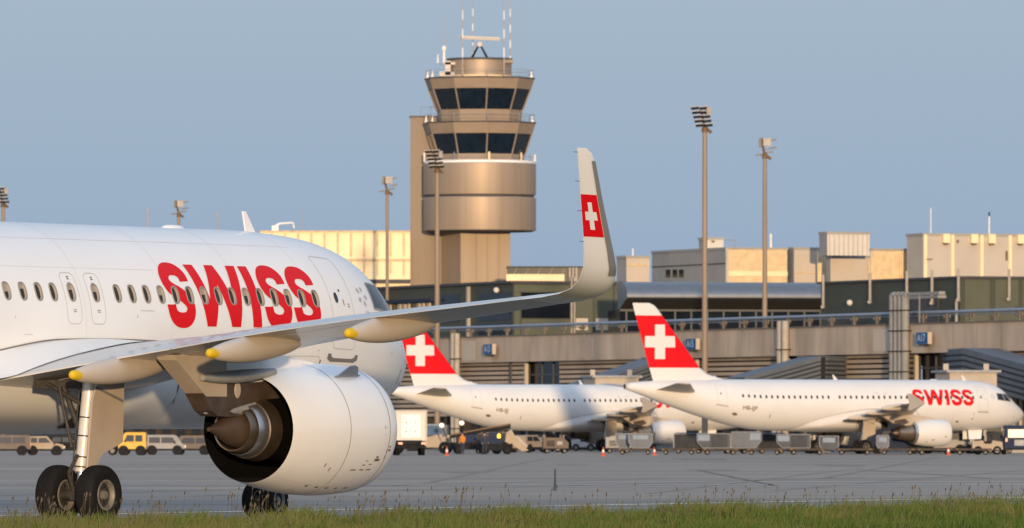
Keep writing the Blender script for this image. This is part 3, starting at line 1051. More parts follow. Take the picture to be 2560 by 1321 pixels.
    ply([(16.62, 2.56), (16.52, 2.46), (16.28, 2.22), (16.05, 2.12), (15.6, 2.10), (15.0, 2.20), (14.2, 2.32), (13.6, 2.3), (13.4, 2.85), (14.6, 2.79), (15.76, 2.74), (15.76, 2.52)], 2, .20)
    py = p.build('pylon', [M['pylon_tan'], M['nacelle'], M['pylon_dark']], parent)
    q = MB()      # rounded heat shield along the lower edge of the pylon
    q.rings([[A(S, Y + wdt * math.sin(2 * math.pi * k / 16), zz + hh * math.cos(2 * math.pi * k / 16)) for k in range(16)] for S, zz, wdt, hh in ((16.2, 2.2, .05, .04), (15.8, 2.20, .18, .10), (15.2, 2.24, .25, .14), (14.6, 2.32, .26, .15), (13.9, 2.36, .22, .12))], 0, True, True, True)
    q.build('heat_shield', [M['steel']], py)
    q = MB()
    q.lathe([(0, .11), (.012, .10), (.012, .001)], A(15.36, Y + .205 * side, 2.63), A(0, side, 0) - A(0, 0, 0), 20)
    for v in q.v[:]:
        pass
    q.v = [(x, y, 2.63 + (z - 2.63) * 1.5) for x, y, z in q.v]
    q.build('vent_disc', [M['pylon_tan']], py)
    q = MB()      # canoe fairing beside the pylon, under the flap
    rg = []
    for k in range(15):
        t = k / 14
        S = 16.75 - 2.55 * t
        pr = math.sin(math.pi * min(.86, .08 + t * .8)) ** .6
        rg.append([A(S, Y + side * (.30 + .14 * pr * math.cos(2 * math.pi * q_ / 14)), 2.86 + .13 * t * t + .13 * pr * math.sin(2 * math.pi * q_ / 14)) for q_ in range(14)])
    q.rings(rg, 0, True, True, True)
    q.build('canoe_fairing', [M['steel']], py, sharp=50)
    return o

def engine_classic(parent, side):
    """shorter fan cowl with a long bare core nozzle"""
    Y, zc = 5.75 * side, 1.70
    ax = A(1, 0, 0) - A(0, 0, 0)
    c = A(0, Y, zc)
    mb = MB()
    out = [(11.3, .88), (11.1, .91), (11.02, .97), (11.04, 1.02), (11.2, 1.07), (11.6, 1.115), (12.2, 1.125), (12.9, 1.10), (13.5, 1.03), (14.05, .93), (14.1, .91)]
    mb.lathe(out, c, ax, 40, 0)
    mb.lathe([(14.1, .91), (13.6, .93), (13.0, .93), (12.9, .5)], c, ax, 40, 1)
    mb.lathe([(11.3, .88), (12.0, .88), (11.95, .25), (11.6, .02)], c, ax, 40, 2)
    mb.recalc = False
    o = mb.build('engine_nacelle', [M['white_far'], M['duct'], M['bay']], parent, sharp=50)
    MB().lathe([(13.9, .905), (14.12, .90), (14.3, .86), (14.32, .80)], c, ax, 40).build('fan_nozzle', [M['alu']], o)
    k = MB()
    k.lathe([(13.4, .74), (14.3, .70), (14.9, .60), (15.6, .50), (15.62, .46), (15.2, .46)], c, ax, 32)
    k.build('core_nozzle', [M['core_metal']], o)
    k = MB()
    k.lathe([(15.2, .30), (15.6, .28), (16.0, .14), (16.1, .001)], c, ax, 24)
    k.build('exhaust_cone', [M['pylon_dark']], o)
    q = MB()
    for S0, d0, w in ((12.7, 118, .25), (11.6, 104, .18), (13.3, 128, .12)):
        q.add([c + ax * S + Vector((0, -side * 1.13 * math.sin(R(d)), 1.13 * math.cos(R(d)))) for S, d in ((S0, d0), (S0 + w, d0), (S0 + w, d0 + 4), (S0, d0 + 4))], [(0, 1, 2, 3)])
    q.build('placard', [M['mark']], o)
    p = MB()
    p.prism([A(S, Y - .2, z) for S, z in ((11.9, 2.75), (12.6, 2.98), (14.4, 3.2), (17.4, 3.3), (17.2, 3.1), (16.0, 2.45), (15.0, 2.3), (13.8, 2.35), (13.0, 2.7))], A(0, .4, 0) - A(0, 0, 0), 0)
    p.prism([A(S, Y - .21, z) for S, z in ((16.0, 2.7), (15.0, 2.85), (14.6, 2.55), (15.2, 2.3), (16.0, 2.46))], A(0, .42, 0) - A(0, 0, 0), 1)
    p.build('pylon', [M['pylon_tan'], M['pylon_dark']], parent)
    return o

# ---- whole aircraft
def fairing_top(S):
    return _ftop(S)
_ftop = pchip([10.4, 11.0, 11.65, 12.18, 14, 15.62, 17.64, 19, 21, 23], [150, 118, 100.5, 98.8, 98.2, 98.8, 105, 112, 128, 165])
_famp = pchip([10.4, 11.5, 13, 15, 19.5, 21.5, 23], [0, .35, .9, 1, 1, .5, 0])

def airliner(near, pose, label, group=None, reg=None):
    th, Xn, Dn = pose
    white = M['white'] if near else M['white_far']
    root = empty('airliner', (Xn, Dn, 0), R(th), label, 'airliner', group)
    fz = fuselage(near, root, white)
    # belly fairing
    mb = MB()
    rg = []
    for k in range(41):
        S = 10.4 + 12.6 * k / 40
        d0 = fairing_top(S)
        row = []
        am = _famp(S)
        for j in range(31):
            d = d0 + (360 - 2 * d0) * j / 30
            dd = d if d <= 180 else 360 - d
            e = min(1, (dd - d0) / 14)
            off = .012 + am * e * (.30 * math.exp(-((dd - 133) / 20) ** 2) + .10 * max(0, (dd - 120) / 60))
            row.append(fus(S, d, off))
        rg.append(row)
    mb.rings(rg, 0, True, closed=False)
    bf = mb.build('belly_fairing', [white], root, sharp=60)
    for s in (1, -1):
        sm = MB()
        ribbon(sm, [(10.6 + 12.2 * k / 60, s * (fairing_top(10.6 + 12.2 * k / 60) - .1)) for k in range(61)], .035, .014, 0, False)
        sm.build('fairing_seam', [M['seam']], bf, sharp=80)
        b = MB()
        for d0, d1 in ((112, 158),):
            n = 6
            vs = []
            for i in range(n + 1):
                for j in range(n + 1):
                    d = d0 + (d1 - d0) * j / n
                    S = 14.95 - .52 * (1 - math.sin(R(d)) / math.sin(R(112))) * 2.9 - .62 * i / n
                    am = _famp(S)
                    off = .03 + am * (.30 * math.exp(-((d - 133) / 20) ** 2) + .10 * max(0, (d - 120) / 60))
                    vs.append(fus(S, s * d, off))
            b.add(vs, [(i * (n + 1) + j, i * (n + 1) + j + 1, (i + 1) * (n + 1) + j + 1, (i + 1) * (n + 1) + j) for i in range(n) for j in range(n)], 0, True)
        b.build('wheel_bay', [M['bay']], root)
    _yf = pchip([11.9, 12.4, 14, 16, 17.5, 18.4, 19.4, 20.8], [2.02, 2.45, 3.15, 3.45, 3.0, 2.75, 2.45, 2.05])
    for s in (1, -1) if near else ():
        fl = MB()
        rg = []
        for k in range(37):
            S = 11.9 + 8.9 * k / 36
            p0 = fus(S, fairing_top(S) + .2, .010)
            Y = _yf(S)
            le, te = wing_le(Y), wing_te(Y)
            x = (min(S, te) - le) / (te - le)
            x = min(max(x, .0), 1.)
            ch = te - le
            z = _zte(Y) + foil(x, True, _wtc(Y)) * ch + _winc(Y) * (1 - x) * ch + .014
            if S > te:
                z -= (S - te) * .10
            p2 = A(S, Y, z)
            p1 = A(S, -p0.y + .02, z + .10 + .1 * (p0.z - z))
            row = []
            for j in range(11):
                t = j / 10
                q = p0 * (1 - t) ** 2 + p1 * 2 * t * (1 - t) + p2 * t * t
                row.append(Vector((q.x, q.y * s, q.z)))
            rg.append(row)
        fl.rings(rg, 0, True, closed=False)
        fl.build('wing_root_fillet', [white], bf, sharp=60)
        e_ = MB()
        L_, R_ = [r[-1] for r in rg], [r[-1] + Vector((0, -.035 * s, -.006)) for r in rg]
        n_ = len(L_)
        e_.add([p + Vector((0, 0, .006)) for p in L_ + R_], [(i, i + 1, n_ + i + 1, n_ + i) for i in range(n_ - 1)], 0, True)
        e_.build('fillet_seam', [M['seam']], bf, sharp=80)
    for s in (1, -1):
        w = wing(root, s, M['wing_grey'] if not near else M['wing_paint'], near, near)
        (engine_geared if near else engine_classic)(root, s)
        main_gear(root, s, near)
    nose_gear(root)
    # fin with dorsal fillet
    red = M['red_fin']
    fin = MB()
    rows = [(5.6, 27.6, 34.9), (6.0, 28.4, 35.0), (6.15, 29.0, 35.06), (6.4, 29.9, 35.13), (6.91, 30.62, 35.31), (8.0, 31.54, 35.65), (9.0, 32.37, 35.95), (10.0, 33.21, 36.25), (11.09, 34.13, 36.57), (11.6, 34.54, 36.72), (11.9, 34.86, 36.8), (12.08, 35.3, 36.83)]
    rg = []
    for z, le, te in rows:
        ch = te - le
        tk = .055 + .02 * (12 - z) / 6
        xs = [(1 - math.cos(math.pi * k / 12)) / 2 for k in range(13)]
        yt = [5 * tk * 1.3 * (.2969 * math.sqrt(x) - .126 * x - .3516 * x * x + .2843 * x**3 - .1036 * x**4) * ch for x in xs]
        rg.append([A(le + x * ch, y, z) for x, y in zip(xs[::-1], yt[::-1])] + [A(le + x * ch, -y, z) for x, y in list(zip(xs, yt))[1:-1]])
    fin.rings(rg, 0, True, True, True)
    # material by height
    nf = len(fin.f)
    for i in range(nf):
        zz = [fin.v[k][2] for k in fin.f[i]]
        if min(zz) > 6.9 and max(zz) < 11.1:
            fin.m[i] = 1
    fo = fin.build('tail_fin', [white, red], root, sharp=40)
    for s in (1, -1):
        cr = MB()
        def fp(S, z, off):
            i = max(k for k in range(len(rows)) if rows[k][0] <= z)
            u = (z - rows[i][0]) / (rows[i + 1][0] - rows[i][0])
            le = rows[i][1] + (rows[i + 1][1] - rows[i][1]) * u
            te = rows[i][2] + (rows[i + 1][2] - rows[i][2]) * u
            tk = .055 + .02 * (12 - z) / 6
            x = (S - le) / (te - le)
            y = 5 * tk * 1.3 * (.2969 * math.sqrt(x) - .126 * x - .3516 * x * x + .2843 * x**3 - .1036 * x**4) * (te - le)
            return A(S, s * (y + off), z)
        for (s0, s1, z0, z1, off) in ((33.94, 34.84, 7.61, 10.36, .012), (33.02, 35.72, 8.54, 9.44, .014)):
            n = 8
            vs = [fp(s0 + (s1 - s0) * i / n, z0 + (z1 - z0) * j / n, off) for i in range(n + 1) for j in range(n + 1)]
            cr.add(vs, [(i * (n + 1) + j, i * (n + 1) + j + 1, (i + 1) * (n + 1) + j + 1, (i + 1) * (n + 1) + j) for i in range(n) for j in range(n)], 0, True)
        cr.build('white_cross', [white], fo, sharp=80)
        # tailplane
        st = MB()
        rg = []
        for Y, z, le, te in ((.35, 5.0, 31.2, 35.1), (1.2, 5.08, 31.75, 35.2), (3.5, 5.32, 33.3, 35.75), (5.9, 5.58, 34.9, 36.3), (6.2, 5.62, 35.2, 36.35)):
            ch = te - le
            xs = [(1 - math.cos(math.pi * k / 12)) / 2 for k in range(13)]
            yt = [5 * .10 * (.2969 * math.sqrt(x) - .126 * x - .3516 * x * x + .2843 * x**3 - .1036 * x**4) * ch for x in xs]
            tl = -.05
            rg.append([A(le + x * ch, s * Y, z + y + tl * (x - .4) * ch * -1) for x, y in zip(xs[::-1], yt[::-1])] + [A(le + x * ch, s * Y, z - y + tl * (x - .4) * ch * -1) for x, y in list(zip(xs, yt))[1:-1]])
        st.rings(rg, 0, True, True, True)
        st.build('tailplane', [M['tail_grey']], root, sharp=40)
    # titles, windows, doors
    title(root, M['red'], 1, WIN_B if near else ())
    if near:
        for c in WIN_A + WIN_X + WIN_B:
            window_deep(c, root)
    else:
        for k in range(42):
            c = 27.66 - .5286 * k
            if abs(c - 19.2) > .3:
                window_flat(c, root)
    def door(name, pts, marks=(), wd=.022, sill=None, win=None):
        d = MB()
        ribbon(d, pts, wd if near else wd * 1.8, .0035)
        for s0, s1, d0, d1, mi in marks:
            patch(d, s0, s1, d0, d1, .007, mi, 2)
        if sill:
            patch(d, *sill, .009, 1, 3)
        if win:
            n = 14
            d.add([fus(win[0] + win[2] * math.cos(2 * math.pi * k / n), win[1] + math.degrees(win[3] / 2) * math.sin(2 * math.pi * k / n), .009) for k in range(n)], [tuple(range(n))], 2)
        return d.build(name, [M['seam_light'], M['seam'], M['glass'], M['mark'], M['rim']], root, sharp=80)
    dd = R(0)
    door('cabin_door', rrect(4.55, 5.47, 41, 101, .12), [(4.98, 5.04, 65, 66.5, 2), (4.92, 4.95, 71, 75, 1), (4.70, 4.78, 73.5, 74.2, 4), (4.70, 4.78, 75, 75.7, 4)], sill=(4.45, 5.57, 104.2, 106.2) if not near else None, win=(5.22, 70.6, .075, .12))
    if near:
        m2 = MB()      # door sill recess low on the fuselage, with the drop-down step panel
        S0, S1 = 4.35, 5.62
        pts = [(S0 + .0, 104.0), (S0 + .0, 107.2), (S0 + .14, 108.9), (S1 - .14, 108.9), (S1, 107.2), (S1, 104.0), (S1 - .13, 104.0), (S1 - .15, 105.6), (S1 - .25, 106.6), (S0 + .25, 106.6), (S0 + .15, 105.6), (S0 + .13, 104.0)]
        P = [fus(a, b, .008) for a, b in pts]
        m2.add(P, [(0, 1, 10, 11), (1, 2, 9, 10), (2, 3, 8, 9), (3, 4, 7, 8), (4, 5, 6, 7)], 0, True)
        m2.build('door_sill_guard', [M['seam']], root)
    door('cabin_door', rrect(29.05, 29.9, 44, 101, .12), sill=(28.95, 30.05, 103.4, 105.4), win=(29.6, 71, .06, .10))
    for c in WIN_X:
        k = 0.
        o = door('overwing_exit', rrect(c - .255, c + .255, 60.3, 89.9, .15), [(c - .05, c + .02, 62.6, 63.4, 3), (c - .05, c + .02, 63.9, 64.6, 3), (c - .06, c + .06, 66.4, 66.7, 4), (c - .07, c + .03, 82.0, 82.4, 3), (c - .07, c + .03, 83.0, 83.4, 3)], .02)
    d = MB()
    ribbon(d, rrect(5.9, 7.75, 106, 140, .1), .02, .0035)
    patch(d, 5.85, 5.9, 108, 112, .007, 1, 2)
    d.build('cargo_door', [M['seam_light'], M['seam']], root, sharp=80)
    d = MB()
    ribbon(d, rrect(23.6, 25.4, 108, 140, .1), .025, .0035)
    patch(d, 25.1, 25.18, 112, 122, .009, 1, 2)
    d.build('cargo_door', [M['seam_light'], M['seam']], root, sharp=80)
    for S, deg, ra in ((7.3, 130, .10), (5.95, 122, .06)) + (((28.3, 122, .16),) if not near else ()):
        d = MB()
        d.add([fus(S + ra * 1.5 * math.cos(2 * math.pi * k / 12), deg + math.degrees(ra / 2) * math.sin(2 * math.pi * k / 12), .012) for k in range(12)], [tuple(range(12))])
        d.build('drain_port', [M['mark']], root)
    d = MB()
    patch(d, 1.62, 1.66, 105, 121, .006, 0, 4)
    patch(d, 1.15, 1.22, 120, 124, .006, 0, 2)
    patch(d, 2.0, 2.6, 126, 126.6, .006, 1, 4)
    d.build('probe', [M['seam'], M['seam_light']], root)
    # cockpit glazing
    for q in ([(3.5, 72.5), (3.50, 55), (2.90, 51), (2.72, 70)], [(2.66, 69.5), (2.84, 50), (2.34, 44), (2.02, 64)]):
        for s in (1, -1):
            g = MB()
            quad_patch(g, [(a, b * s) for a, b in q], .006, 0)
            rim = MB()
            e = []
            for a in range(4):
                for k in range(5):
                    e.append((q[a][0] + (q[(a + 1) % 4][0] - q[a][0]) * k / 5, s * (q[a][1] + (q[(a + 1) % 4][1] - q[a][1]) * k / 5)))
            w_ = g.build('cockpit_window', [M['glass']], root, sharp=80)
            ribbon(rim, e, .05, .008)
            rim.build('window_rim', [M['rim']], w_, sharp=80)
    for s in (1, -1):
        g = MB()
        quad_patch(g, [(1.95, 61 * s), (2.28, 41 * s), (2.12, 4 * s), (1.72, 5 * s)], .006, 0)
        g.build('windscreen', [M['glass']], root, sharp=80)
    # alliance mark aft of the cockpit: a ring of five darts
    if near:
        g = MB()
        for k in range(5):
            a = 2 * math.pi * k / 5 + .3
            def pt(rr, aa):
                return fus(3.98 - rr * math.sin(aa), 66.5 - math.degrees(rr * math.cos(aa) / 1.9), .007)
            g.add([pt(.085, a), pt(.19, a - .26), pt(.235, a + .10), pt(.175, a + .38)], [(0, 1, 2, 3)])
        for k in range(4):
            patch(g, 3.72 + .07 * k, 3.76 + .07 * k, 76.0, 77.6, .007, 0, 1)
        g.build('alliance_mark', [M['greymark']], root)
    else:
        g = MB()
        for k in range(5):
            a = 2 * math.pi * k / 5
            S0, d0 = 3.98 + .16 * math.sin(a), 66.5 - math.degrees(.16 * math.cos(a) / 1.9)
            patch(g, S0 - .05, S0 + .05, d0 - 1.5, d0 + 1.5, .01, 0, 1)
        g.build('alliance_mark', [M['greymark']], root)
        skin_text(reg, .50, 27.05, 101, root, 'registration_lettering', M['mark'])
    if near:          # skin laps and frame joints
        for S in (6.25, 8.95, 11.62, 14.72, 17.9):
            q = MB()
            ribbon(q, [(S, 8 + k * 3.) for k in range(37)], .012, .003, 0, False)
            q.build('skin_joint', [M['lap']], root, sharp=80)
        for dg, a, b in ((34, 5.9, 19), (97, 5.5, 11.5), (57, 11.8, 19)):
            q = MB()
            ribbon(q, [(a + (b - a) * k / 50, dg) for k in range(51)], .010, .0032, 0, False)
            q.build('skin_joint', [M['lap']], root, sharp=80)
    if near:
        for a, b, d0, d1 in ((12.25, 12.75, 81.6, 82.1), (12.85, 12.9, 84.5, 86), (9.2, 9.5, 98.5, 99), (6.0, 6.06, 102, 103), (3.2, 3.5, 84, 84.4), (2.6, 2.66, 96, 98), (16.6, 16.9, 96, 96.4), (17.2, 17.23, 86, 87.5)):
            q = MB()
            patch(q, a, b, d0, d1, .006, 0, 2)
            q.build('placard', [M['seam_light']], root)
        for a, b, d0, d1 in ((15.3, 15.75, 101.2, 103), (13.9, 14.3, 101, 102.4)):
            q = MB()
            ribbon(q, rrect(a, b, d0, d1, .03, 3, 2), .015, .05)
            q.build('access_panel', [M['seam_light']], root)
    # aerials on the crown
    for S, h in ((5.62, .46), (17.9, .42), (29.0, .3)):
        a = MB()
        z = _ft(S) - .03
        a.prism([A(S - .17, -.02, z), A(S + .20, -.02, z), A(S + .33, -.02, z + h), A(S + .22, -.02, z + h)], A(0, .04, 0) - A(0, 0, 0))
        a.build('blade_aerial', [white], root)
    a = MB()
    a.rings([[A(8.6 + .35 * c0 * math.cos(2 * math.pi * k / 14), .14 * c0 * math.sin(2 * math.pi * k / 14), 5.99 + hh) for k in range(14)] for c0, hh in ((1.15, 0), (1., .05), (.6, .08), (.1, .085))], 0, True, False, True)
    a.build('satellite_dome', [white], root)
    for S, b in ((25.0, 1), (20.5, 1)) if not near else ():
        a = MB()
        a.prism([A(S, -.02, _fb(S) + .05), A(S + .3, -.02, _fb(S) + .05), A(S + .4, -.02, _fb(S) - .25), A(S + .28, -.02, _fb(S) - .25)], A(0, .04, 0) - A(0, 0, 0))
        a.build('belly_aerial', [M['seam']], root)
    return root

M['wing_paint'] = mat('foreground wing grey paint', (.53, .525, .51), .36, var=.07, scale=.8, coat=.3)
airliner(True, (59., -2.56, 183.07), 'large white airliner in the foreground with giant red lettering and an upturned winglet')
IJP = airliner(False, (29., 41.85, 699.), 'parked white airliner at far right with its whole red fin and red lettering visible', 'parked airliners with red white-cross fins', 'HB-IJP')
IJJ = airliner(False, (29., 21.9, 771.6), 'parked white airliner whose front is hidden behind the other parked one', 'parked airliners with red white-cross fins', 'HB-IJJ')

# ------------------------------------------------------------------ terminal axes: the concourse front runs from far left towards the near right
T0 = Vector((-5.65, 861.0))
TU = Vector((.3533, -.9355))      # along the front, towards the camera
TM = Vector((.9355, .3533))       # into the building
U3, M3, Z3 = Vector((TU.x, TU.y, 0)), Vector((TM.x, TM.y, 0)), Vector((0, 0, 1))

def tp(t, w, z=0.):
    p = T0 + TU * t + TM * w
    return Vector((p.x, p.y, z))
def tpx(px, w):
    """distance along the front of the point seen in column px, w metres behind the front"""
    k = (px - 1280) / FPX
    b = T0 + TM * w
    return (k * b.y - b.x) / (TU.x - k * TU.y)
def tbox(mb, t0, t1, w0, w1, z0, z1, mi=0):
    return mb.obox(tp((t0 + t1) / 2, (w0 + w1) / 2, (z0 + z1) / 2), U3 * ((t1 - t0) / 2), M3 * ((w1 - w0) / 2), Z3 * ((z1 - z0) / 2), mi)
def rel(o, org):
    """give a mesh thing its origin at org"""
    o.data.transform(Matrix.Translation(-Vector(org)))
    o.location = org
    return o

# ---- concourse
con = empty('concourse', label='long concrete concourse with ribbed lower wall and blue gate signs behind the parked airliners', cat='terminal')
TL, TRR = -210., 190.
b = MB()
tbox(b, TL, TRR, 0, 60, 8.72, 11.25)
b.build('fascia', [M['concrete']], con)
for k in range(-16, 32):
    b = MB()
    tbox(b, k * 5.2 - .02, k * 5.2 + .02, -.004, .01, 8.74, 11.23)
    b.build('fascia_joint', [M['concrete_dark']], con)
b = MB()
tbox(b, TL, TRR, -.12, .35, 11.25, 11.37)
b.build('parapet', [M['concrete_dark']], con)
# ribbed wall with openings
WINS = [(tpx(1315, .7), tpx(1398, .7)), (tpx(1968, .7), tpx(2030, .7)), (tpx(2290, .7), tpx(2398, .7)), (tpx(1742, .7), tpx(1762, .7))]
WINS.sort()
edges = [TL]
for a, c in WINS:
    edges += [a, c]
edges.append(TRR)
for q in range(0, len(edges), 2):
    a, c = edges[q], edges[q + 1]
    if c - a < .5:
        continue
    b = MB()
    tbox(b, a, c, .95, 1.2, 3.2, 8.72, 1)
    for k in range(12):
        z = 3.35 + k * .46
        tbox(b, a + .02, c - .02, .70, .95, z, z + .29, 0)
    tbox(b, c - .35, c, .62, .949, 3.25, 8.719, 2)
    b.build('ribbed_wall', [M['rib'], M['rib_gap'], M['plain_wall']], con)
for a, c in WINS:
    b = MB()
    tbox(b, a, c, 1.3, 1.5, 3.2, 8.72)
    wi = b.build('window', [M['win_dark']], con)
    b = MB()
    n = max(1, round((c - a) / 2.9))
    for k in range(1, n):
        x = a + (c - a) * k / n
        tbox(b, x - .06, x + .06, 1.18, 1.299, 3.2, 8.719)
    tbox(b, a, c, 1.2, 1.298, 7.35, 7.5)
    tbox(b, a, c, 1.2, 1.298, 5.0, 5.12)
    b.build('window_frame', [M['win_frame']], wi)
b = MB()
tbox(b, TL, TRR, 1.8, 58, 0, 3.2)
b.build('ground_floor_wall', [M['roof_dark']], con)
for k in range(-24, 34):
    b = MB()
    tbox(b, k * 5.2 - .3, k * 5.2 + .3, .75, 1.4, 0, 3.2)
    b.build('column', [M['rib_gap']], con)
b = MB()
tbox(b, TL, TRR, .4, 60, 11.25, 11.31)
b.build('roof_deck', [M['roof_felt']], con)
# lighter patched panels in the fascia
for px in (1462, 2208, 1168):
    t = tpx(px, 0)
    b = MB()
    tbox(b, t - 2.2, t + 2.2, -.02, .1, 8.95, 10.9)
    b.build('infill_panel', [M['plain_wall'] if px != 1462 else M['rib']], con)
for px, z in ((1262, 8.6),):
    t = tpx(px, 0)
    b = MB()
    tbox(b, t - .12, t + .12, .50, .69, 3.4, 8.7)
    b.build('down_pipe', [M['roof_dark']], con)

# rail along the roof with its posts
rl = empty('roof_rail', tp(0, .8, 11.31), label='blue grey tubular rail running along the whole concourse roof edge', cat='railing')
b = MB()
b.tube(tp(TL, .8, 12.28) - rl.location, tp(TRR, .8, 12.28) - rl.location, .15, .15, 10)
b.tube(tp(TL, 1.0, 12.02) - rl.location, tp(TRR, 1.0, 12.02) - rl.location, .05, .05, 6)
b.build('rail_tube', [M['rail']], rl)
k = 0
for i in range(-30, 33):
    t = i * 5.2 + 2.1
    b = MB()
    p = tp(t, .8, 11.31) - rl.location
    b.obox(p + Z3 * .42, U3 * .10, M3 * .10, Z3 * .42)
    b.obox(p + Z3 * .30, U3 * .55, M3 * .04, Z3 * .04)
    b.obox(p + Z3 * .62 + U3 * .55, U3 * .10, M3 * .08, Z3 * .16)
    b.obox(p + Z3 * .58 - U3 * .6, U3 * .16, M3 * .08, Z3 * .10)
    b.build('rail_post', [M['post_brown']], rl)

# gate signs
def gate_sign(px, txt, label):
    t = tpx(px, -.6)
    g = empty('gate_sign', tp(t, 0, 9.2), label=label, cat='gate sign', group='blue gate number signs on the concourse')
    o = g.location
    b = MB()
    b.obox(tp(t, -.55, 10.0) - o, U3 * 1.25, M3 * .20, Z3 * .52, 0)
    b.build('casing', [M['sign_side']], g)
    b = MB()
    b.obox(tp(t, -.758, 10.0) - o, U3 * 1.22, M3 * .006, Z3 * .49, 0)
    b.build('face', [M['sign_blue']], g)
    vs, fs = text_mesh(txt, .92)
    b = MB()
    b.add([tp(t - .15 + x * 1.15, -.768, 10.0 + y) - o for x, y, z in vs], fs)
    b.build('lettering', [M['sign_white']], g)
    b = MB()
    b.obox(tp(t, -.27, 10.0) - o, U3 * .15, M3 * .26, Z3 * .15, 0)
    b.obox(tp(t, -.5, 9.42) - o, U3 * 1.1, M3 * .1, Z3 * .05, 0)
    b.build('bracket', [M['veh_dark']], g)
gate_sign(1223, 'A13', 'blue gate sign reading A13, leftmost on the concourse')
gate_sign(1731, 'A15', 'blue gate sign reading A15 beside the red tail fin')
gate_sign(2309, 'A17', 'blue gate sign reading A17 at the right')

# pipes on the front
def pipes(name, px, n, r, gap, z0, z1, label, m, arm=None, group=None):
    t = tpx(px, -.4)
    g = empty(name, tp(t, -.4, z0), label=label, cat='pipes', group=group)
    for k in range(n):
        b = MB()
        p = U3 * ((k - (n - 1) / 2) * gap)
        b.tube(p, p + Z3 * (z1 - z0), r, r, 10)
        if arm:
            b.tube(p + Z3 * (z1 - z0 - .02) - M3 * .02, p + Z3 * (z1 - z0 - .02) + U3 * (.5), r * .8, r * .8, 8)
        b.build('pipe', [m], g)
    if arm:
        b = MB()
        b.obox(Z3 * (z1 - z0 + .02) + U3 * arm * .5 + M3 * .2, U3 * arm * .5, M3 * .3, Z3 * .14)
        b.build('pipe_tray', [M['pipe']], g)
        b = MB()
        b.tube(Z3 * 11.4 + U3 * arm * .5, Z3 * (z1 - z0 - .1) + U3 * arm * .5, .06, .06, 6)
        b.build('tray_post', [M['pipe']], g)
    for q in range(7 if arm else 3):
        b = MB()
        z = (z1 - z0) * ((.12 + .13 * q) if arm else (.18 + .3 * q))
        b.obox(Z3 * z + M3 * .1, U3 * ((n - 1) / 2 * gap + r + .05), M3 * (.1 + r), Z3 * .05)
        b.build('clamp', [M['veh_dark']], g)
    b = MB()
    b.obox(M3 * .2 + Z3 * (z1 - z0) * .5, U3 * .05, M3 * .3, Z3 * .05)
    b.build('bracket', [M['veh_dark']], g)
    return g
pipes('drain_pipes', 1138, 2, .30, 1.05, 0, 11.7, 'pair of tan drain pipes on the concourse left of gate sign A13', M['pipe_tan'], group='paired drain pipes on the concourse')
pipes('drain_pipes', 1957, 2, .34, 1.15, 0, 11.9, 'pair of tan drain pipes on the concourse right of the tall lamp masts', M['pipe_tan'], group='paired drain pipes on the concourse')
pipes('duct_stack', 2248, 4, .36, .92, 0, 13.9, 'bundle of tall grey insulated pipes bending over the concourse roof', M['pipe'], arm=9.)

# ---- jet bridges: ribbed tunnels that climb to the concourse
def jet_bridge(label, pts, w, h, cab=None, rot=True):
    """pts: ground-plan centre line with floor heights"""
    org = Vector((pts[0][0], pts[0][1], 0))
    g = empty('jet_bridge', org, label=label, cat='jet bridge', group='jet bridges joining the concourse')
    for i in range(len(pts) - 1):
        a, c = Vector(pts[i]) - org, Vector(pts[i + 1]) - org
        d = (c - a)
        dh = Vector((d.x, d.y, 0)).normalized()
        sd = Vector((dh.y, -dh.x, 0)) * w / 2
        b = MB()
        nr = 5
        def quadbox(z0, z1, so, mi):
            vs = []
            for p in (a, c):
                for s_ in (-1, 1):
                    for z in (z0, z1):
                        vs.append(p + sd * s_ * so + Z3 * z)
            b.add(vs, [(0, 1, 5, 4), (2, 6, 7, 3), (0, 4, 6, 2), (1, 3, 7, 5), (0, 2, 3, 1), (4, 5, 7, 6)], mi)
        quadbox(0, h, .93, 1)
        for k in range(nr):
            z = h * (.03 + k * .17)
            quadbox(z, z + h * .10, 1.0, 0)
        quadbox(h * .86, h * 1.03, 1.02, 0)
        b.build('tunnel', [M['bridge'], M['bridge_gap']], g)
        for p in ((a + c) / 2,):
            lg = MB()
            lg.tube((p.x, p.y, 0), (p.x, p.y, p.z), .28, .28, 10)
            lg.obox((p.x, p.y, .25), (1.1, 0, 0), (0, .5, 0), (0, 0, .25))
            lg.build('support_leg', [M['steel']], g)
    if cab:
        p = Vector(cab) - org
        b = MB()
        b.obox(p + Z3 * 1.3, (2.0, .5, 0), (-.5, 2.0, 0), (0, 0, 1.35), 0)
        b.obox(p + Z3 * 2.75, (2.3, .55, 0), (-.55, 2.3, 0), (0, 0, .10), 1)
        b.build('cab', [M['bridge_tan'], M['steel']], g)
        for s_ in (-1, 1):
            b = MB()
            b.obox(p + Vector((s_ * 1.7, .2 * s_, 3.1)), (.22, 0, 0), (0, .22, 0), (0, 0, .3))
            b.build('roof_unit', [M['pipe_tan']], g)
    return g
def P3(px, d, z):
    return (gx(px, d), d, z)
jet_bridge('dark ribbed jet bridge climbing to the concourse behind the second fuselage', [P3(1840, 762, 4.2), P3(2030, 766, 6.1), P3(2160, 774, 6.0)], 3.0, 2.4)
jet_bridge('dark ribbed jet bridge sloping down towards the right-hand cockpit', [P3(2390, 752, 5.9), P3(2450, 735, 5.9), P3(2620, 716, 4.2)], 3.0, 3.0, cab=P3(2415, 716, 4.1))
jet_bridge('dark ribbed jet bridge just behind the red right-hand tail fin', [P3(1430, 792, 3.6), P3(1640, 800, 6.4), P3(1700, 806, 6.4)], 3.0, 2.3, cab=P3(1528, 785, 4.1))
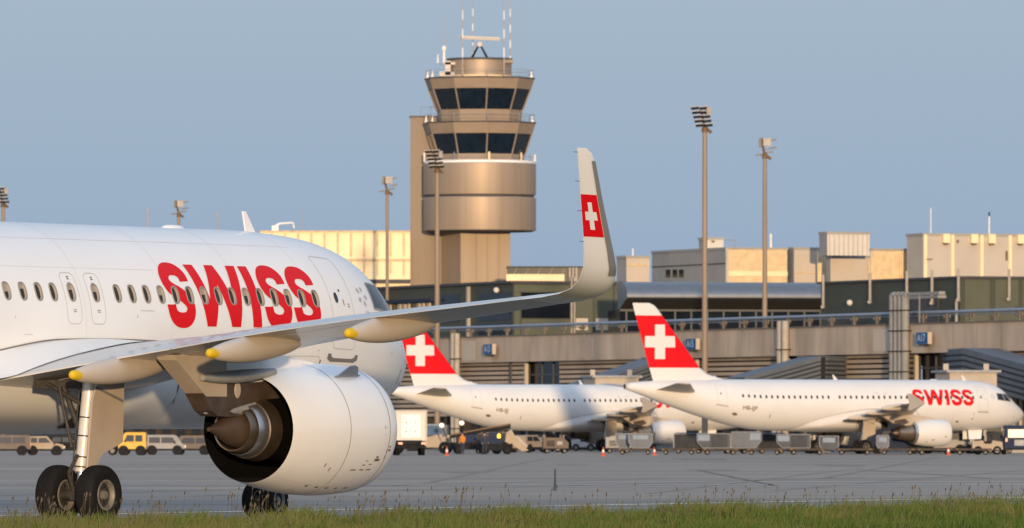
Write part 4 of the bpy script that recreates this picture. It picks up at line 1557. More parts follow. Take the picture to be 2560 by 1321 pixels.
# bridge forecourt frame right of the cockpit
def column_frame(px0, px1, d, label):
    g = empty('service_gantry', (gx(px0, d), d, 0), label=label, cat='gantry')
    o = g.location
    wdt = gx(px1, d) - gx(px0, d)
    for k in range(5):
        b = MB()
        b.obox((wdt * k / 4, 0, 2.9), (.12, 0, 0), (0, .12, 0), (0, 0, 2.9))
        b.build('post', [M['pipe_tan']], g)
    b = MB()
    b.obox((wdt / 2, 0, 5.95), (wdt / 2 + .3, 0, 0), (0, .3, 0), (0, 0, .15))
    b.obox((wdt / 2, .5, 3.0), (wdt / 2, 0, 0), (0, .1, 0), (0, 0, 2.8), 1)
    b.build('beam', [M['steel'], M['olive_dark']], g)
column_frame(2462, 2640, 728, 'post-and-beam gantry behind the right-hand cockpit')

# ---- dark upper storey set back on the concourse roof
def block(name, label, cat, parts_group=None):
    return empty(name, label=label, cat=cat, group=parts_group)
up = empty('upper_storey', label='dark olive upper storey on the roof left of the silver canopy', cat='building')
def cross_w(px, t):
    """depth behind the front of the point seen in column px on the cross wall at t"""
    k = (px - 1280) / FPX
    q = T0 + TU * t
    return (k * q.y - q.x) / (TM.x - k * TM.y)
tA, tB = tpx(560, 9), tpx(1283, 9)
wB = cross_w(1560, tB)
b = MB()
tbox(b, tA, tB, 9, wB, 11.3, 16.95)
b.build('wall', [M['olive_dark']], up)
b = MB()
tbox(b, tA - .3, tB + .3, 8.6, wB + .2, 16.95, 17.2)
b.build('roof', [M['roof_dark']], up)
def upanel(par, px0, px1, z0, z1, m, w=9, d=.05, name='panel'):
    b = MB()
    tbox(b, tpx(px0, w - d), tpx(px1, w - d), w - d, w + .2, z0, z1)
    return b.build(name, [m], par)
def epanel(par, t, px0, px1, z0, z1, m, d=.05, name='panel'):
    b = MB()
    tbox(b, t - .2, t + d, cross_w(px0, t + d), cross_w(px1, t + d), z0, z1)
    return b.build(name, [m], par)
epanel(up, tB, 1432, 1482, 11.4, 16.7, M['olive'])
epanel(up, tB, 1487, 1532, 11.4, 16.7, M['olive'])
epanel(up, tB, 1537, 1559, 11.4, 16.7, M['olive'])
epanel(up, tB, 1286, 1428, 16.1, 16.8, M['olive'])
epanel(up, tB, 1286, 1300, 11.4, 16.05, M['olive'])
epanel(up, tB, 1304, 1425, 13.4, 16.0, M['win_dark'], name='window')
epanel(up, tB, 1304, 1425, 11.5, 13.3, M['olive'])
epanel(up, tB, 1440, 1470, 12.2, 13.4, M['plain_wall'], d=.12, name='louvre')
epanel(up, tB, 1490, 1520, 12.2, 13.4, M['plain_wall'], d=.12, name='louvre')
upanel(up, 1105, 1148, 13.2, 16.1, M['win_dark'], name='window')
upanel(up, 1195, 1276, 13.2, 16.1, M['win_dark'], name='window')
upanel(up, 1195, 1276, 11.5, 12.9, M['win_dark'], name='window')
upanel(up, 930, 1076, 15.4, 15.7, M['veh_blue'], d=.8, name='sun_shade')
for k in range(11):
    px = 944 + k * 12.2
    upanel(up, px, px + (6.5 if k % 3 else 4), 12.4, 15.3, M['plain_wall'] if k % 4 != 3 else M['olive'], d=.25, name='louvre')
upanel(up, 935, 1078, 12.2, 15.4, M['win_dark'], d=.02, name='window')
upanel(up, 1165, 1169, 11.4, 16.8, M['pipe_tan'], d=.3, name='down_pipe')
for px in (1428, 1435):
    epanel(up, tB, px, px + 3, 11.4, 17.6, M['pipe_tan'], d=.3, name='down_pipe')
b = MB()
p = tp(tpx(1241, 8.6), 8.6, 16.3)
b.lathe([(0, .22), (.16, .30), (.3, .24), (.32, .001)], p, (0, -1, 0), 14)
b.build('wall_lamp', [M['beige_light']], up)

rb = empty('upper_storey', label='dark olive upper storey on the roof at the right edge', cat='building')
tC, tD = tpx(2052, 9), tpx(2400, 9)
wD = cross_w(2760, tD)
b = MB()
tbox(b, tC, tD, 9, wD, 11.3, 15.55)
b.build('wall', [M['olive_dark']], rb)
b = MB()
tbox(b, tC - .3, tD + .25, 8.75, wD + .3, 15.55, 15.75)
b.build('roof', [M['roof_dark']], rb)
for a_, c_ in ((2412, 2474), (2488, 2546), (2556, 2640)):
    epanel(rb, tD, a_, c_, 11.35, 15.45, M['olive'])
epanel(rb, tD, 2538, 2580, 12.2, 13.1, M['olive_dark'], d=.1, name='vent')
upanel(rb, 2250, 2345, 11.5, 14.4, M['roof_dark'], w=8.95, name='recess')
for px, z0, f in ((2058, 13.4, 0), (2175, 13.7, 0), (2267, 13.6, 0), (2330, 13.4, 0), (2396, 13.6, 1), (2523, 13.7, 1), (2391, 11.3, 0)):
    if f:
        p0 = tp(tD + .35, cross_w(px, tD + .35), z0)
    else:
        p0 = tp(tpx(px, 8.6), 8.6, z0)
    b = MB()
    b.tube(p0, p0 + Z3 * (16.4 - z0 if z0 > 12 else 2.2), .13, .13, 8)
    b.tube(p0, p0 + Vector((-.1, -.3, 0)), .20, .16, 8)
    b.build('flue_pipe', [M['pipe_tan']], rb)
b = MB()
b.lathe([(0, .2), (.14, .28), (.28, .2), (.3, .001)], tp(tpx(2124, 8.6), 8.6, 13.7), (0, -1, 0), 12)
b.build('wall_lamp', [M['beige_light']], rb)
# deck light under the duct arm
b = MB()
tbox(b, tpx(2260, 3), tpx(2355, 3), 2.6, 3.4, 13.6, 13.85)
b.build('duct_shelf', [M['pipe']], rb)

# ---- silver canopy building between the two storeys
cn = empty('canopy_building', label='glazed building under a long curved silver canopy in the middle of the roof', cat='building')
cA, cB = Vector((gx(1563, 848), 848, 0)), Vector((gx(2130, 853), 853, 0))
cd = (cB - cA)
cl = cd.length
cu = cd.normalized()
cm = Vector((-cu.y, cu.x, 0))
def cp(s, w, z):
    return cA + cu * s + cm * w + Z3 * z
b = MB()
prof = [(4.0, 16.75), (1.4, 16.7), (.3, 16.45), (-.5, 16.0), (-.85, 15.5), (-.8, 15.12), (-.45, 14.92), (.2, 14.82), (2.2, 14.1), (3.0, 13.95)]
b.rings([[cp(0, w, z) for w, z in prof], [cp(cl, w, z) for w, z in prof]], 0, True, True, True, closed=True)
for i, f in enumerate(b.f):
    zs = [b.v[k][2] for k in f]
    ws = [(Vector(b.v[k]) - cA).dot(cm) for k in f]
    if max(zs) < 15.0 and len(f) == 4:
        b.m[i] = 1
b.build('canopy', [M['canopy_metal'], M['bay']], cn, sharp=50)
b = MB()
b.obox(cp(cl / 2, 5, 12.6), cu * cl / 2, cm * 2.6, Z3 * 1.3)
b.build('glazing', [M['win_dark']], cn)
b = MB()
for k in range(14):
    s = cl * (k + .4) / 14
    b.obox(cp(s, 2.33, 12.6), cu * .08, cm * .06, Z3 * 1.3)
b.obox(cp(cl / 2, 2.33, 13.9), cu * cl / 2, cm * .1, Z3 * .1)
b.build('mullion', [M['win_frame']], cn)

# ---- buildings higher up and further back; corner column, depth of the corner, extents
def roof_box(name, label, px0, pxc, px1, d, ytop, ybot, m_left, m_right, cat='building', zbot=None, top=None):
    """box on the terminal grid: left face recedes to column px0, right face runs to px1; corner at pxc, depth d"""
    X = gx(pxc, d)
    k0, k1 = (px0 - 1280) / FPX, (px1 - 1280) / FPX
    L = (k0 * d - X) / (-TU.x + k0 * TU.y) if abs(px0 - pxc) > .5 else 4.
    W = (k1 * d - X) / (TM.x - k1 * TM.y)
    z1 = gz(ytop, d)
    z0 = gz(ybot, d) - 2.0 if zbot is None else zbot
    c = Vector((X, d, 0))
    g = empty(name, c + Z3 * z0, label=label, cat=cat)
    o = g.location
    a = -U3 * L
    e = M3 * W
    def face(p, q, mi):
        b = MB()
        b.add([p + Z3 * (z0) - o, q + Z3 * z0 - o, q + Z3 * z1 - o, p + Z3 * z1 - o], [(0, 1, 2, 3)])
        return b
    b = MB()
    P = [c, c + e, c + e + a, c + a]
    vs = [p - o + Z3 * z0 for p in P] + [p - o + Z3 * z1 for p in P]
    b.add(vs, [(0, 1, 5, 4)], 1)
    b.add(vs, [(1, 2, 6, 5), (2, 3, 7, 6), (3, 0, 4, 7)], 0)
    b.add(vs, [(4, 5, 6, 7)], 2)
    b.build('wall', [m_left, m_right, M['roof_felt']], g)
    b = MB()
    cen = c + (e + a) / 2 - o
    b.obox(cen + Z3 * (z1 + .03), M3 * (W / 2 + .08), U3 * (L / 2 + .08), Z3 * .12)
    b.build('roof_edge', [top or M['grey_wall']], g)
    return g, c, o, W, L, z0, z1
def seams(g, c, o, W, z0, z1, n, m, wd_=.12, dp=.03, name='seam', frac=None):
    b = MB()
    for k in range(n):
        f = (k + .5) / n if frac is None else frac[k]
        b.obox(c - o + M3 * W * f + Z3 * (z0 + z1) / 2 + U3 * dp, M3 * wd_ / 2, U3 * dp, Z3 * (z1 - z0) / 2)
    q = b.build(name, [m], g)
    return q

r = roof_box('plant_room', 'small tan plant room beside the winglet, on the roof', 1542, 1566, 1624, 876, 643, 705, M['grey_wall'], M['plain_wall'])  # greyer left face: its shade is put into the wall colour
b = MB(); b.obox(r[1] - r[2] + M3 * r[3] / 2 + Z3 * (gz(662, 876)) + U3 * .03, M3 * r[3] / 2, U3 * .03, Z3 * .12); b.build('band', [M['cream_seam']], r[0])
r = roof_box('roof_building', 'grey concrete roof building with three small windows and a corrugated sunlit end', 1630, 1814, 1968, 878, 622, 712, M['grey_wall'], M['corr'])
g, c, o, W, L, z0, z1 = r
seams(g, c, o, W, z0, z1, 34, M['cream_seam'], .10, .04)
b = MB(); b.obox(c - o + M3 * W / 2 + Z3 * (gz(684, 878)) + U3 * .05, M3 * W / 2, U3 * .05, Z3 * .25); b.build('band', [M['cream']], g)
b = MB(); b.obox(c - o - U3 * L / 2 + Z3 * (gz(659, 878)) - M3 * .02, U3 * L / 2, M3 * .03, Z3 * .06); b.build('joint', [M['roof_dark']], g)
for px in (1671, 1688, 1704):
    k = (px - 1280) / FPX
    s = (k * c.y - c.x) / (-TU.x + k * TU.y)
    dd_ = c.y - TU.y * s
    b = MB()
    b.obox(c - o - U3 * s + Z3 * gz(684, dd_) - M3 * .03, U3 * .55, M3 * .05, Z3 * .40)
    b.build('window', [M['win_dark']], g)
b = MB(); b.obox(c - o + M3 * .15 + Z3 * (z0 + z1) / 2 + U3 * .06, M3 * .16, U3 * .06, Z3 * (z1 - z0) / 2); b.build('down_pipe', [M['beige']], g)
r = roof_box('roof_cabin', 'white roof cabin standing on the grey concrete roof building', 1747, 1768, 1809, 884, 597, 628, M['steel'], M['beige_light'])  # cool grey on the left side paints in its shade
b = MB(); b.obox(r[1] - r[2] + M3 * r[3] * .35 + Z3 * gz(604, 884) + U3 * .04, M3 * .16, U3 * .04, Z3 * .10); b.build('lamp', [M['mark']], r[0])
b = MB()
q = r[1] - r[2] + M3 * (r[3] + .1) + Z3 * (gz(600, 884))
b.tube(q, q + M3 * 1.2, .04, .04, 6); b.tube(q + M3 * 1.2, q + M3 * 1.2 - Z3 * 1.0, .07, .07, 6)
b.build('bracket_arm', [M['steel']], r[0])
r = roof_box('plant_room', 'plain rendered plant room between two corrugated walls on the roof', 1966, 1985, 2044, 880, 622, 716, M['steel'], M['plain_wall'])  # left face takes a grey that carries its shade
b = MB(); b.obox(r[1] - r[2] + M3 * r[3] / 2 + Z3 * gz(682, 880) + U3 * .02, M3 * r[3] / 2, U3 * .02, Z3 * .06); b.build('joint', [M['cream_seam']], r[0])
r = roof_box('corrugated_wall', 'narrow corrugated cream wall left of the container block', 2043, 2045, 2072, 879, 624, 725, M['corr'], M['corr'])
seams(r[0], r[1], r[2], r[3], r[5], r[6], 5, M['cream_seam'], .10, .04)
r = roof_box('plant_room', 'tan plant room carrying a pale container on its top', 2066, 2076, 2176, 874, 642, 702, M['grey_wall'], M['plain_wall'])  # grey left wall: shaded side done by colour
b = MB(); b.obox(r[1] - r[2] + M3 * r[3] * .96 + Z3 * (r[5] + r[6]) / 2 + U3 * .04, M3 * .12, U3 * .04, Z3 * (r[6] - r[5]) / 2); b.build('down_pipe', [M['cream_seam']], r[0])
r = roof_box('roof_container', 'pale ribbed container box, highest on the roof line at right', 2048, 2068, 2174, 870, 583, 640, M['steel'], M['beige_light'], zbot=gz(640, 872))  # left end coloured cooler and darker to show it in shade
seams(r[0], r[1], r[2], r[3], r[5], r[6], 9, M['beige'], .09, .04)
r = roof_box('corrugated_wall', 'wide corrugated cream wall between the container block and the big beige hall', 2176, 2178, 2284, 817, 625, 700, M['corr'], M['corr'])
seams(r[0], r[1], r[2], r[3], r[5], r[6], 22, M['cream_seam'], .10, .04)
r = roof_box('beige_hall', 'big beige panel hall with four lamp boxes at the right edge', 2267, 2308, 2760, 812, 587, 692, M['beige'], M['beige'])
g, c, o, W, L, z0, z1 = r
def xf(px):
    k = (px - 1280) / FPX
    return ((k * c.y - c.x) / (TM.x - k * TM.y)) / W
seams(g, c, o, W, z0, z1, 4, M['cream'], .30, .05, 'pilaster', [xf(2313), xf(2381), xf(2454), xf(2525)])
for px in (2362, 2432, 2476, 2548):
    b = MB()
    p = c - o + M3 * W * xf(px) + Z3 * gz(598, 815)
    b.obox(p + U3 * .25, M3 * .34, U3 * .25, Z3 * .42)
    b.obox(p + U3 * .3 - Z3 * .5, M3 * .2, U3 * .2, Z3 * .08, 1)
    b.build('lamp_box', [M['cream'], M['mark']], g)
for px, y in ((2322, 650), (2394, 605), (2516, 640)):
    b = MB()
    b.obox(c - o + M3 * W * xf(px) + Z3 * gz(y, 815) + U3 * .05, M3 * (.35 if px == 2322 else .10), U3 * .05, Z3 * (.06 if px == 2322 else .14 if px == 2394 else .45))
    b.build('wall_fitting', [M['mark']], g)
# cream wall left of the tower
D = 927.
wl = empty('cream_wall', (gx(840, D), D, 0), label='long sunlit cream clad wall with vertical seams left of the tower', cat='building')
x0, x1 = gx(650, D) - wl.location.x, gx(1025.5, D) - wl.location.x
b = MB(); b.box(x0, x1, 0, 2, 0, gz(580, D)); b.build('wall', [M['cream']], wl)
b = MB()
for k in range(11):
    x = x1 - gx(1312, D) * 0 - .7 - k * (33.0 * D / FPX)
    b.box(x - .11, x + .11, -.05, .0, gz(684, D) if k % 2 else gz(690, D), gz(583, D))
b.box(x0, x1, -.10, 0.02, gz(653, D), gz(649, D))
b.build('seam', [M['cream_seam']], wl)
b = MB(); b.box(x0, x1, -.12, .02, gz(648, D), gz(643, D)); b.build('ledge', [M['cream']], wl)
b = MB(); b.box(x0, x1 , -.25, 2.2, gz(580, D), gz(577, D)); b.build('roof_edge', [M['cream_seam']], wl)
b = MB(); b.box(x0, x1, -.4, .1, gz(709, D), gz(699, D)); b.build('plinth', [M['roof_dark']], wl)
# white roof davit
D = 928.
dv = empty('roof_davit', (gx(688, D), D, gz(579, D)), label='white swan-neck hoist arm on the cream wall roof', cat='hoist')
b = MB()
b.obox((0, 0, .3), (.35, 0, 0), (0, .3, 0), (0, 0, .32)); b.build('base', [M['antenna_w']], dv)
b = MB()
b.tube((0, 0, .55), (.5, 0, .85), .14, .12, 8); b.tube((.5, 0, .85), (1.95, 0, .95), .12, .09, 8); b.tube((1.95, 0, .95), (2.05, 0, .35), .08, .08, 8)
b.build('arm', [M['antenna_w']], dv)
# roof storey right of the tower shaft
D = 905.
rs = empty('roof_pavilion', (gx(1350, D), D, 0), label='low glazed roof pavilion above a bright cream band right of the tower shaft', cat='building')
lx = rs.location.x
b = MB(); b.box(gx(1266, D) - lx, gx(1411, D) - lx, 0, 10, 0, gz(686, D)); b.build('wall', [M['cream']], rs)
b = MB(); b.box(gx(1268, D) - lx, gx(1470, D) - lx, .6, 9, gz(686, D) - 1, gz(668, D)); b.build('glazing', [M['win_dark']], rs)
b = MB(); b.box(gx(1266, D) - lx, gx(1478, D) - lx, .1, 9.4, gz(669, D), gz(666, D)); b.build('roof', [M['roof_dark']], rs)
for k in range(7):
    b = MB(); x = gx(1284 + k * 30, D) - lx
    b.tube((x, .45, gz(686, D)), (x + .4, .45, gz(668, D)), .05, .05, 6); b.build('roof_strut', [M['steel']], rs)
for k in range(3):
    b = MB(); b.box(gx(1422 + k * 8, D) - lx, gx(1427 + k * 8, D) - lx, -.5, .5, 0, gz(670, D)); b.build('down_pipe', [M['pipe_tan']], rs)

# ------------------------------------------------------------------ control tower
TD = 930.
ts = FPX / TD
tw = empty('control_tower', (gx(1199, TD), TD, 0), label='tall bronze control tower with two glazed cabs above a round drum', cat='control tower')
def tz(y):
    return CAM_H - (y - HOR) / ts
def trx(dx):
    return dx / ts
b = MB()      # shaft under the drum: one broad face, one face turned away to the left
pl = [(-116, 4.2), (-47, -2.2), (77, -.8), (77, 5.0), (-116, 5.0)]
b.prism([Vector((trx(x), y, 0)) for x, y in pl], (0, 0, tz(560)))
b.build('shaft', [M['tower_shaft']], tw)
for x in (-8, 20, 48):
    b = MB()
    y = -2.2 + 1.4 * (x + 47) / 124
    b.obox((trx(x), y - .01, tz(575) / 2), (.03, 0, 0), (0, .03, 0), (0, 0, tz(575) / 2))
    b.build('shaft_joint', [M['slab']], tw)
b = MB()      # lift slab behind on the left
b.obox((trx(-130), 5.4, tz(291) / 2), (trx(44), 0, 0), (0, 3.0, 0), (0, 0, tz(291) / 2))
b.build('lift_slab', [M['slab']], tw)
b = MB()
b.obox((trx(-130), 5.4, tz(289.5)), (trx(46), 0, 0), (0, 3.2, 0), (0, 0, .06)); b.build('slab_roof', [M['roof_dark']], tw)
for y0, y1 in ((410, 489), (495, 578)):
    b = MB()
    Rr = trx(141)
    b.lathe([(tz(y1), Rr - .35), (tz(y1) + .02, Rr - .02), (tz(y1) + .08, Rr), (tz(y0) - .08, Rr), (tz(y0), Rr - .05), (tz(y0) + .01, .1)], (0, 0, 0), (0, 0, 1), 96, 0, (0, 1, 0))
    b.build('drum', [M['tower_metal']], tw, sharp=30)
b = MB(); b.lathe([(tz(497), trx(136)), (tz(487), trx(136))], (0, 0, 0), (0, 0, 1), 64, 0, (0, 1, 0)); b.build('drum_gap', [M['roof_dark']], tw)
b = MB(); b.lathe([(tz(580), .1), (tz(580), trx(134)), (tz(577), trx(136))], (0, 0, 0), (0, 0, 1), 64, 0, (0, 1, 0)); b.build('drum_soffit', [M['roof_dark']], tw)
b = MB(); b.lathe([(tz(411), trx(139)), (tz(404), trx(137)), (tz(403), trx(130)), (tz(404), .1)], (0, 0, 0), (0, 0, 1), 64, 0, (0, 1, 0)); b.build('balcony_ring', [M['antenna_w']], tw)
A0 = 8.6
def deca(r, z):
    return [Vector((math.sin(R(A0 + 36 * k)) * r, -math.cos(R(A0 + 36 * k)) * r, z)) for k in range(10)]
def cab(yt, yf, yg, yb, rt, rf, rg_, rb, lean=0):
    b = MB(); b.rings([deca(trx(rg_) - .02, tz(yg)), deca(trx(rf) - .02, tz(yf))], 0, False); gl = b.build('glazing', [M['tower_glass']], tw)
    for k in range(10):
        p, q = deca(trx(rg_) + .05, tz(yg))[k], deca(trx(rf) + .05, tz(yf))[k]
        b = MB(); b.tube(p, q, .085, .085, 6); b.build('mullion', [M['tower_panel']], tw)
    b = MB(); b.rings([deca(trx(rf) - .05, tz(yf)), deca(trx(rf) + .1, tz(yf)), deca(trx(rt), tz(yt)), deca(trx(rt) - .3, tz(yt) + .02)], 0, False, True, True); b.build('fascia', [M['tower_panel']], tw)
    b = MB(); b.rings([deca(trx(rt) + .06, tz(yt) - .02), deca(trx(rt) + .06, tz(yt) + .14), deca(trx(rt) - .4, tz(yt) + .15)], 0, False, True, True); b.build('roof_edge', [M['roof_dark']], tw)
    b = MB(); b.rings([deca(trx(rb), tz(yb)), deca(trx(rg_) + .04, tz(yg) + .02)], 0, False, True, True); b.build('cab_base', [M['tower_panel']], tw)
cab(310, 337, 388, 408, 142, 131, 114, 112)
cab(199, 225, 277, 307, 139, 128, 108, 105)
# rails at the roof corners
for yy, rr in ((309, 142), (198, 139)):
    b = MB()
    P = deca(trx(rr - 3), tz(yy))
    for k in range(10):
        p, q = P[k], P[(k + 1) % 10]
        b.tube(p, p + Z3 * .95, .035, .03, 6)
        b.tube(p + Z3 * .9, q + Z3 * .9, .025, .025, 6)
        b.tube(p + Z3 * .5, q + Z3 * .5, .02, .02, 6)
    b.build('guard_rail', [M['steel']], tw)
for px, yy, h in ((-134, 198, .95), (-122, 198, 1.0), (134, 198, 1.0), (-138, 309, 1.0), (-122, 309, .9), (136, 309, .9)):
    b = MB(); x = trx(px); y = -math.sqrt(max(0, trx(139)**2 - x * x)) * .3
    b.prism([Vector((x, y, tz(yy))), Vector((x + (.32 if px < 0 else -.32), y, tz(yy))), Vector((x + (.22 if px < 0 else -.22), y, tz(yy) + h))], (0, .15, 0)); b.build('corner_bracket', [M['antenna_w']], tw)
for px, y1, r_, m_ in ((-138, 383, .10, 'lamp_lit'), (-63, 385, .07, 'steel'), (24, 384, .13, 'cream'), (104, 385, .09, 'cream'), (126, 388, .06, 'steel'), (138, 388, .13, 'antenna_w')):
    x = trx(px); y = -math.sqrt(max(.01, trx(139)**2 - x * x))
    b = MB(); b.tube((x, y + .1, tz(405)), (x, y + .1, tz(y1)), r_, r_, 8); b.build('balcony_post', [M[m_]], tw)
b = MB()
P = [Vector((math.sin(R(a)) * trx(138), -math.cos(R(a)) * trx(138), tz(394))) for a in range(-90, 91, 6)]
for i in range(len(P) - 1):
    b.tube(P[i], P[i + 1], .02, .02, 5)
    b.tube(P[i] - Z3 * .4, P[i], .018, .018, 5)
b.build('balcony_rail', [M['steel']], tw)
b = MB(); b.lathe([(tz(197), trx(70)), (tz(195), trx(80)), (tz(152), trx(80)), (tz(150), trx(78)), (tz(148), .1)], (trx(0), 0, 0), (0, 0, 1), 48, 0, (0, 1, 0)); b.build('roof_drum', [M['tower_metal']], tw, sharp=30)
b = MB(); b.lathe([(tz(196), trx(82)), (tz(190), trx(83)), (tz(189), trx(78))], (0, 0, 0), (0, 0, 1), 48, 0, (0, 1, 0)); b.build('drum_skirt', [M['cream']], tw)
b = MB(); b.lathe([(tz(152), trx(82)), (tz(147), trx(82)), (tz(147), .1)], (0, 0, 0), (0, 0, 1), 48, 0, (0, 1, 0)); b.build('drum_rim', [M['roof_dark']], tw)
for x0_, x1_, y0_, y1_ in ((-88, -40, 158, 164), (-100, -62, 182, 193), (42, 84, 152, 160), (-86, -72, 155, 190)):
    b = MB(); b.obox((trx((x0_ + x1_) / 2), -trx(40), tz((y0_ + y1_) / 2)), (trx((x1_ - x0_) / 2), 0, 0), (0, .5, 0), (0, 0, (tz(y0_) - tz(y1_)) / 2)); b.build('roof_equipment', [M['beige_light'] if y0_ > 154 else M['tower_panel']], tw)
for x_ in (-43, 61):
    b = MB(); b.obox((trx(x_), -trx(72), tz(178)), (.10, 0, 0), (0, .12, 0), (0, 0, (tz(163) - tz(194)) / 2)); b.build('mast_bracket', [M['tower_panel']], tw)
# surveillance radar
rd_ = empty('radar', (tw.location.x, TD, tz(147)), label='rotating bar radar on a dark tripod at the tower top', cat='radar')
o = rd_.location - tw.location
for k in range(4):
    a = R(45 + 90 * k)
    b = MB(); b.tube(Vector((math.sin(a) * 1.25, math.cos(a) * 1.25, 0)), Vector((math.sin(a) * .25, math.cos(a) * .25, tz(117) - tz(147))), .12, .10, 8); b.build('leg', [M['veh_dark']], rd_)
b = MB(); b.lathe([(0, .34), (.2, .36), (.5, .30), (.55, .01)], (0, 0, tz(117) - tz(147)), (0, 0, 1), 16, 0, (0, 1, 0)); b.build('pedestal', [M['beige_light']], rd_)
b = MB(); zz = tz(96) - tz(147); b.obox((0, 0, zz), (trx(51), 0, -.10), (0, .22, 0), (.0, 0, .16)); b.obox((0, -.235, zz), (trx(51), 0, -.10), (0, .012, 0), (0, 0, .06), 1); b.build('scanner_bar', [M['beige_light'], M['pipe_tan']], rd_)
# whip masts
for px, y0_, y1_, dy, lab in ((1156.5, 190, 3, -3.0, 'tall banded whip mast left of the radar, in front'), (1182, 150, 4, 3.0, 'tall banded whip mast behind the left half of the radar bar'), (1260, 190, 3, -3.0, 'tall banded whip mast right of the radar, in front of its twin'), (1275.5, 160, 3, 1.5, 'tall banded whip mast furthest right on the tower')):
    D = TD + dy
    g = empty('whip_mast', (gx(px, D), D, gz(y0_, D)), label=lab, cat='antenna', group='banded whip masts on the tower')
    zt = gz(y1_, D) - gz(y0_, D)
    n = 8
    for k in range(n):
        b = MB(); b.tube((0, 0, zt * k / n), (0, 0, zt * (k + 1) / n), .085 - .004 * k, .081 - .004 * k, 8); b.build('mast_band', [M['antenna_w'] if k % 2 == 0 else M['antenna_r']], g)
D = TD - 1
g = empty('aerial', (gx(1110, D), D, gz(157, D)), label='white aerial with thick base left of the tower top drum', cat='antenna')
b = MB(); b.tube((0, 0, 0), (0, 0, gz(128, D) - gz(157, D)), .16, .14, 8); b.build('base_tube', [M['antenna_w']], g)
b = MB(); b.lathe([(0, .20), (.1, .27), (.45, .27), (.55, .15)], (0, 0, gz(128, D) - gz(157, D)), (0, 0, 1), 12, 0, (0, 1, 0)); b.build('housing', [M['antenna_w']], g)
b = MB(); b.tube((0, 0, gz(117, D) - gz(157, D)), (0, 0, gz(48, D) - gz(157, D)), .07, .045, 6); b.build('whip', [M['antenna_r']], g)
b = MB(); b.obox((.9, 0, 0), (1.0, 0, 0), (0, .05, 0), (0, 0, .05)); b.build('bracket', [M['steel']], g)
g = empty('aerial', (gx(1094.5, D), D, gz(158, D)), label='short white rod aerial, leftmost at the tower top', cat='antenna')
b = MB(); b.tube((0, 0, 0), (0, 0, .95), .11, .05, 8); b.build('rod', [M['antenna_w']], g)
b = MB(); b.tube((0, 0, 0), (.7, 0, -.3), .04, .04, 6); b.build('bracket', [M['steel']], g)
# frame on the slab roof
g = empty('roof_frame', (gx(1052, TD + 5), TD + 5, tz(290)), label='thin steel hand rail on the tower lift slab roof', cat='railing')
b = MB()
for x_ in (0, 1.1, 2.2):
    b.tube((x_, 0, 0), (x_, 0, 1.15), .03, .03, 6)
b.tube((0, 0, 1.15), (2.6, 0, 1.15), .025, .025, 6)
b.build('rail', [M['steel']], g)

# ------------------------------------------------------------------ lamp masts
def lamp_mast(px, d, ytop, wpx, ybase_z, label, turn, head=None):
    r = wpx * d / FPX / 2
    hs = 1.0
    zt = gz(ytop, d)
    g = empty('lamp_mast', (gx(px, d), d, ybase_z), label=label, cat='lamp mast', group='tall apron lamp masts')
    b = MB()
    z = -ybase_z
    b.tube((0, 0, 0), (0, 0, zt - 2.0 - ybase_z), r * 1.12, r * .82, 16)
    b.tube((0, 0, (zt - ybase_z) * .55), (0, 0, (zt - ybase_z) * .55 + .12), r * 1.1, r * 1.1, 16)
    b.build('pole', [M['mast']], g)
    b = MB()
    H0 = zt - 2.1 - ybase_z
    b.tube((0, 0, H0), (0, 0, H0 + .5), r * 1.3, r * .9, 12)
    b.tube((0, 0, H0 + .3), (-.35 * turn, 0, H0 + 1.9), .12, .10, 8)
    b.tube((0, 0, H0 + .4), (.55 * turn, .1, H0 - .05), .10, .14, 8)
    b.build('head_frame', [M['rust']], g)
    if head == 'tiers':
        for k in range(5):
            b = MB()
            zz = H0 + .55 + k * .36
            xx = -.05 * turn - .10 * turn * k
            for q in (-1, 1):
                b.obox((xx + q * .36, -.1 * q, zz), (.34, .0, .03 * turn), (0, .45, 0), (0, 0, .095), 0)
            b.build('floodlight_tier', [M['veh_dark']], g)
            b = MB()
            b.obox((xx, -.5, zz + .135), (.74, 0, .03 * turn), (0, .10, 0), (0, 0, .025), 0)
            b.build('floodlight_visor', [M['lamp_body']], g)
        b = MB(); b.obox((.50 * turn - .25 * turn, -.3, H0 + 1.75), (.18, .1, 0), (-.1, .3, 0), (0, 0, .30)); b.build('control_box', [M['lamp_body']], g)
    else:
        b = MB(); b.obox((.12 * turn, -.2, H0 + 1.5), (.36, .08, 0), (-.08, .35, 0), (0, 0, .36)); b.build('floodlight', [M['lamp_body']], g)
        b = MB(); b.obox((-.42 * turn, -.1, H0 + 1.45), (.12, 0, 0), (0, .35, 0), (0, 0, .40)); b.build('floodlight', [M['lamp_dark']], g)
        for k, (dx, dz) in enumerate(((.75, 1.72), (.8, 1.0), (-.55, .35), (.5, .6))):
            b = MB(); b.obox((dx * turn, .2, H0 + dz), (.30, 0, .05), (0, .25, 0), (-.01, 0, .07)); b.build('floodlight', [M['lamp_dark']], g)
            b = MB(); b.tube((0, .1, H0 + dz * .8), (dx * turn, .2, H0 + dz), .05, .05, 6); b.build('lamp_arm', [M['steel']], g)
    return g
lamp_mast(1762, 716, 268, 14, 0, 'tallest lamp mast, rising behind the red fin of the right-hand parked airliner', 1, 'tiers')
lamp_mast(1912, 790, 340, 12, 11.3, 'lamp mast second from the right, above the concourse roof', 1)
lamp_mast(1093, 815, 377, 13, 0, 'lamp mast standing in front of the control tower', 1, 'tiers')
lamp_mast(968, 905, 437, 9, 0, 'lamp mast in front of the cream wall just left of the tower', 1)
lamp_mast(447, 985, 497, 9, 0, 'lamp mast showing above the near fuselage, left of the blade aerial', 1)
lamp_mast(8, 930, 470, 11, 0, 'lamp mast at the left edge of the picture above the near fuselage', 1, 'tiers')
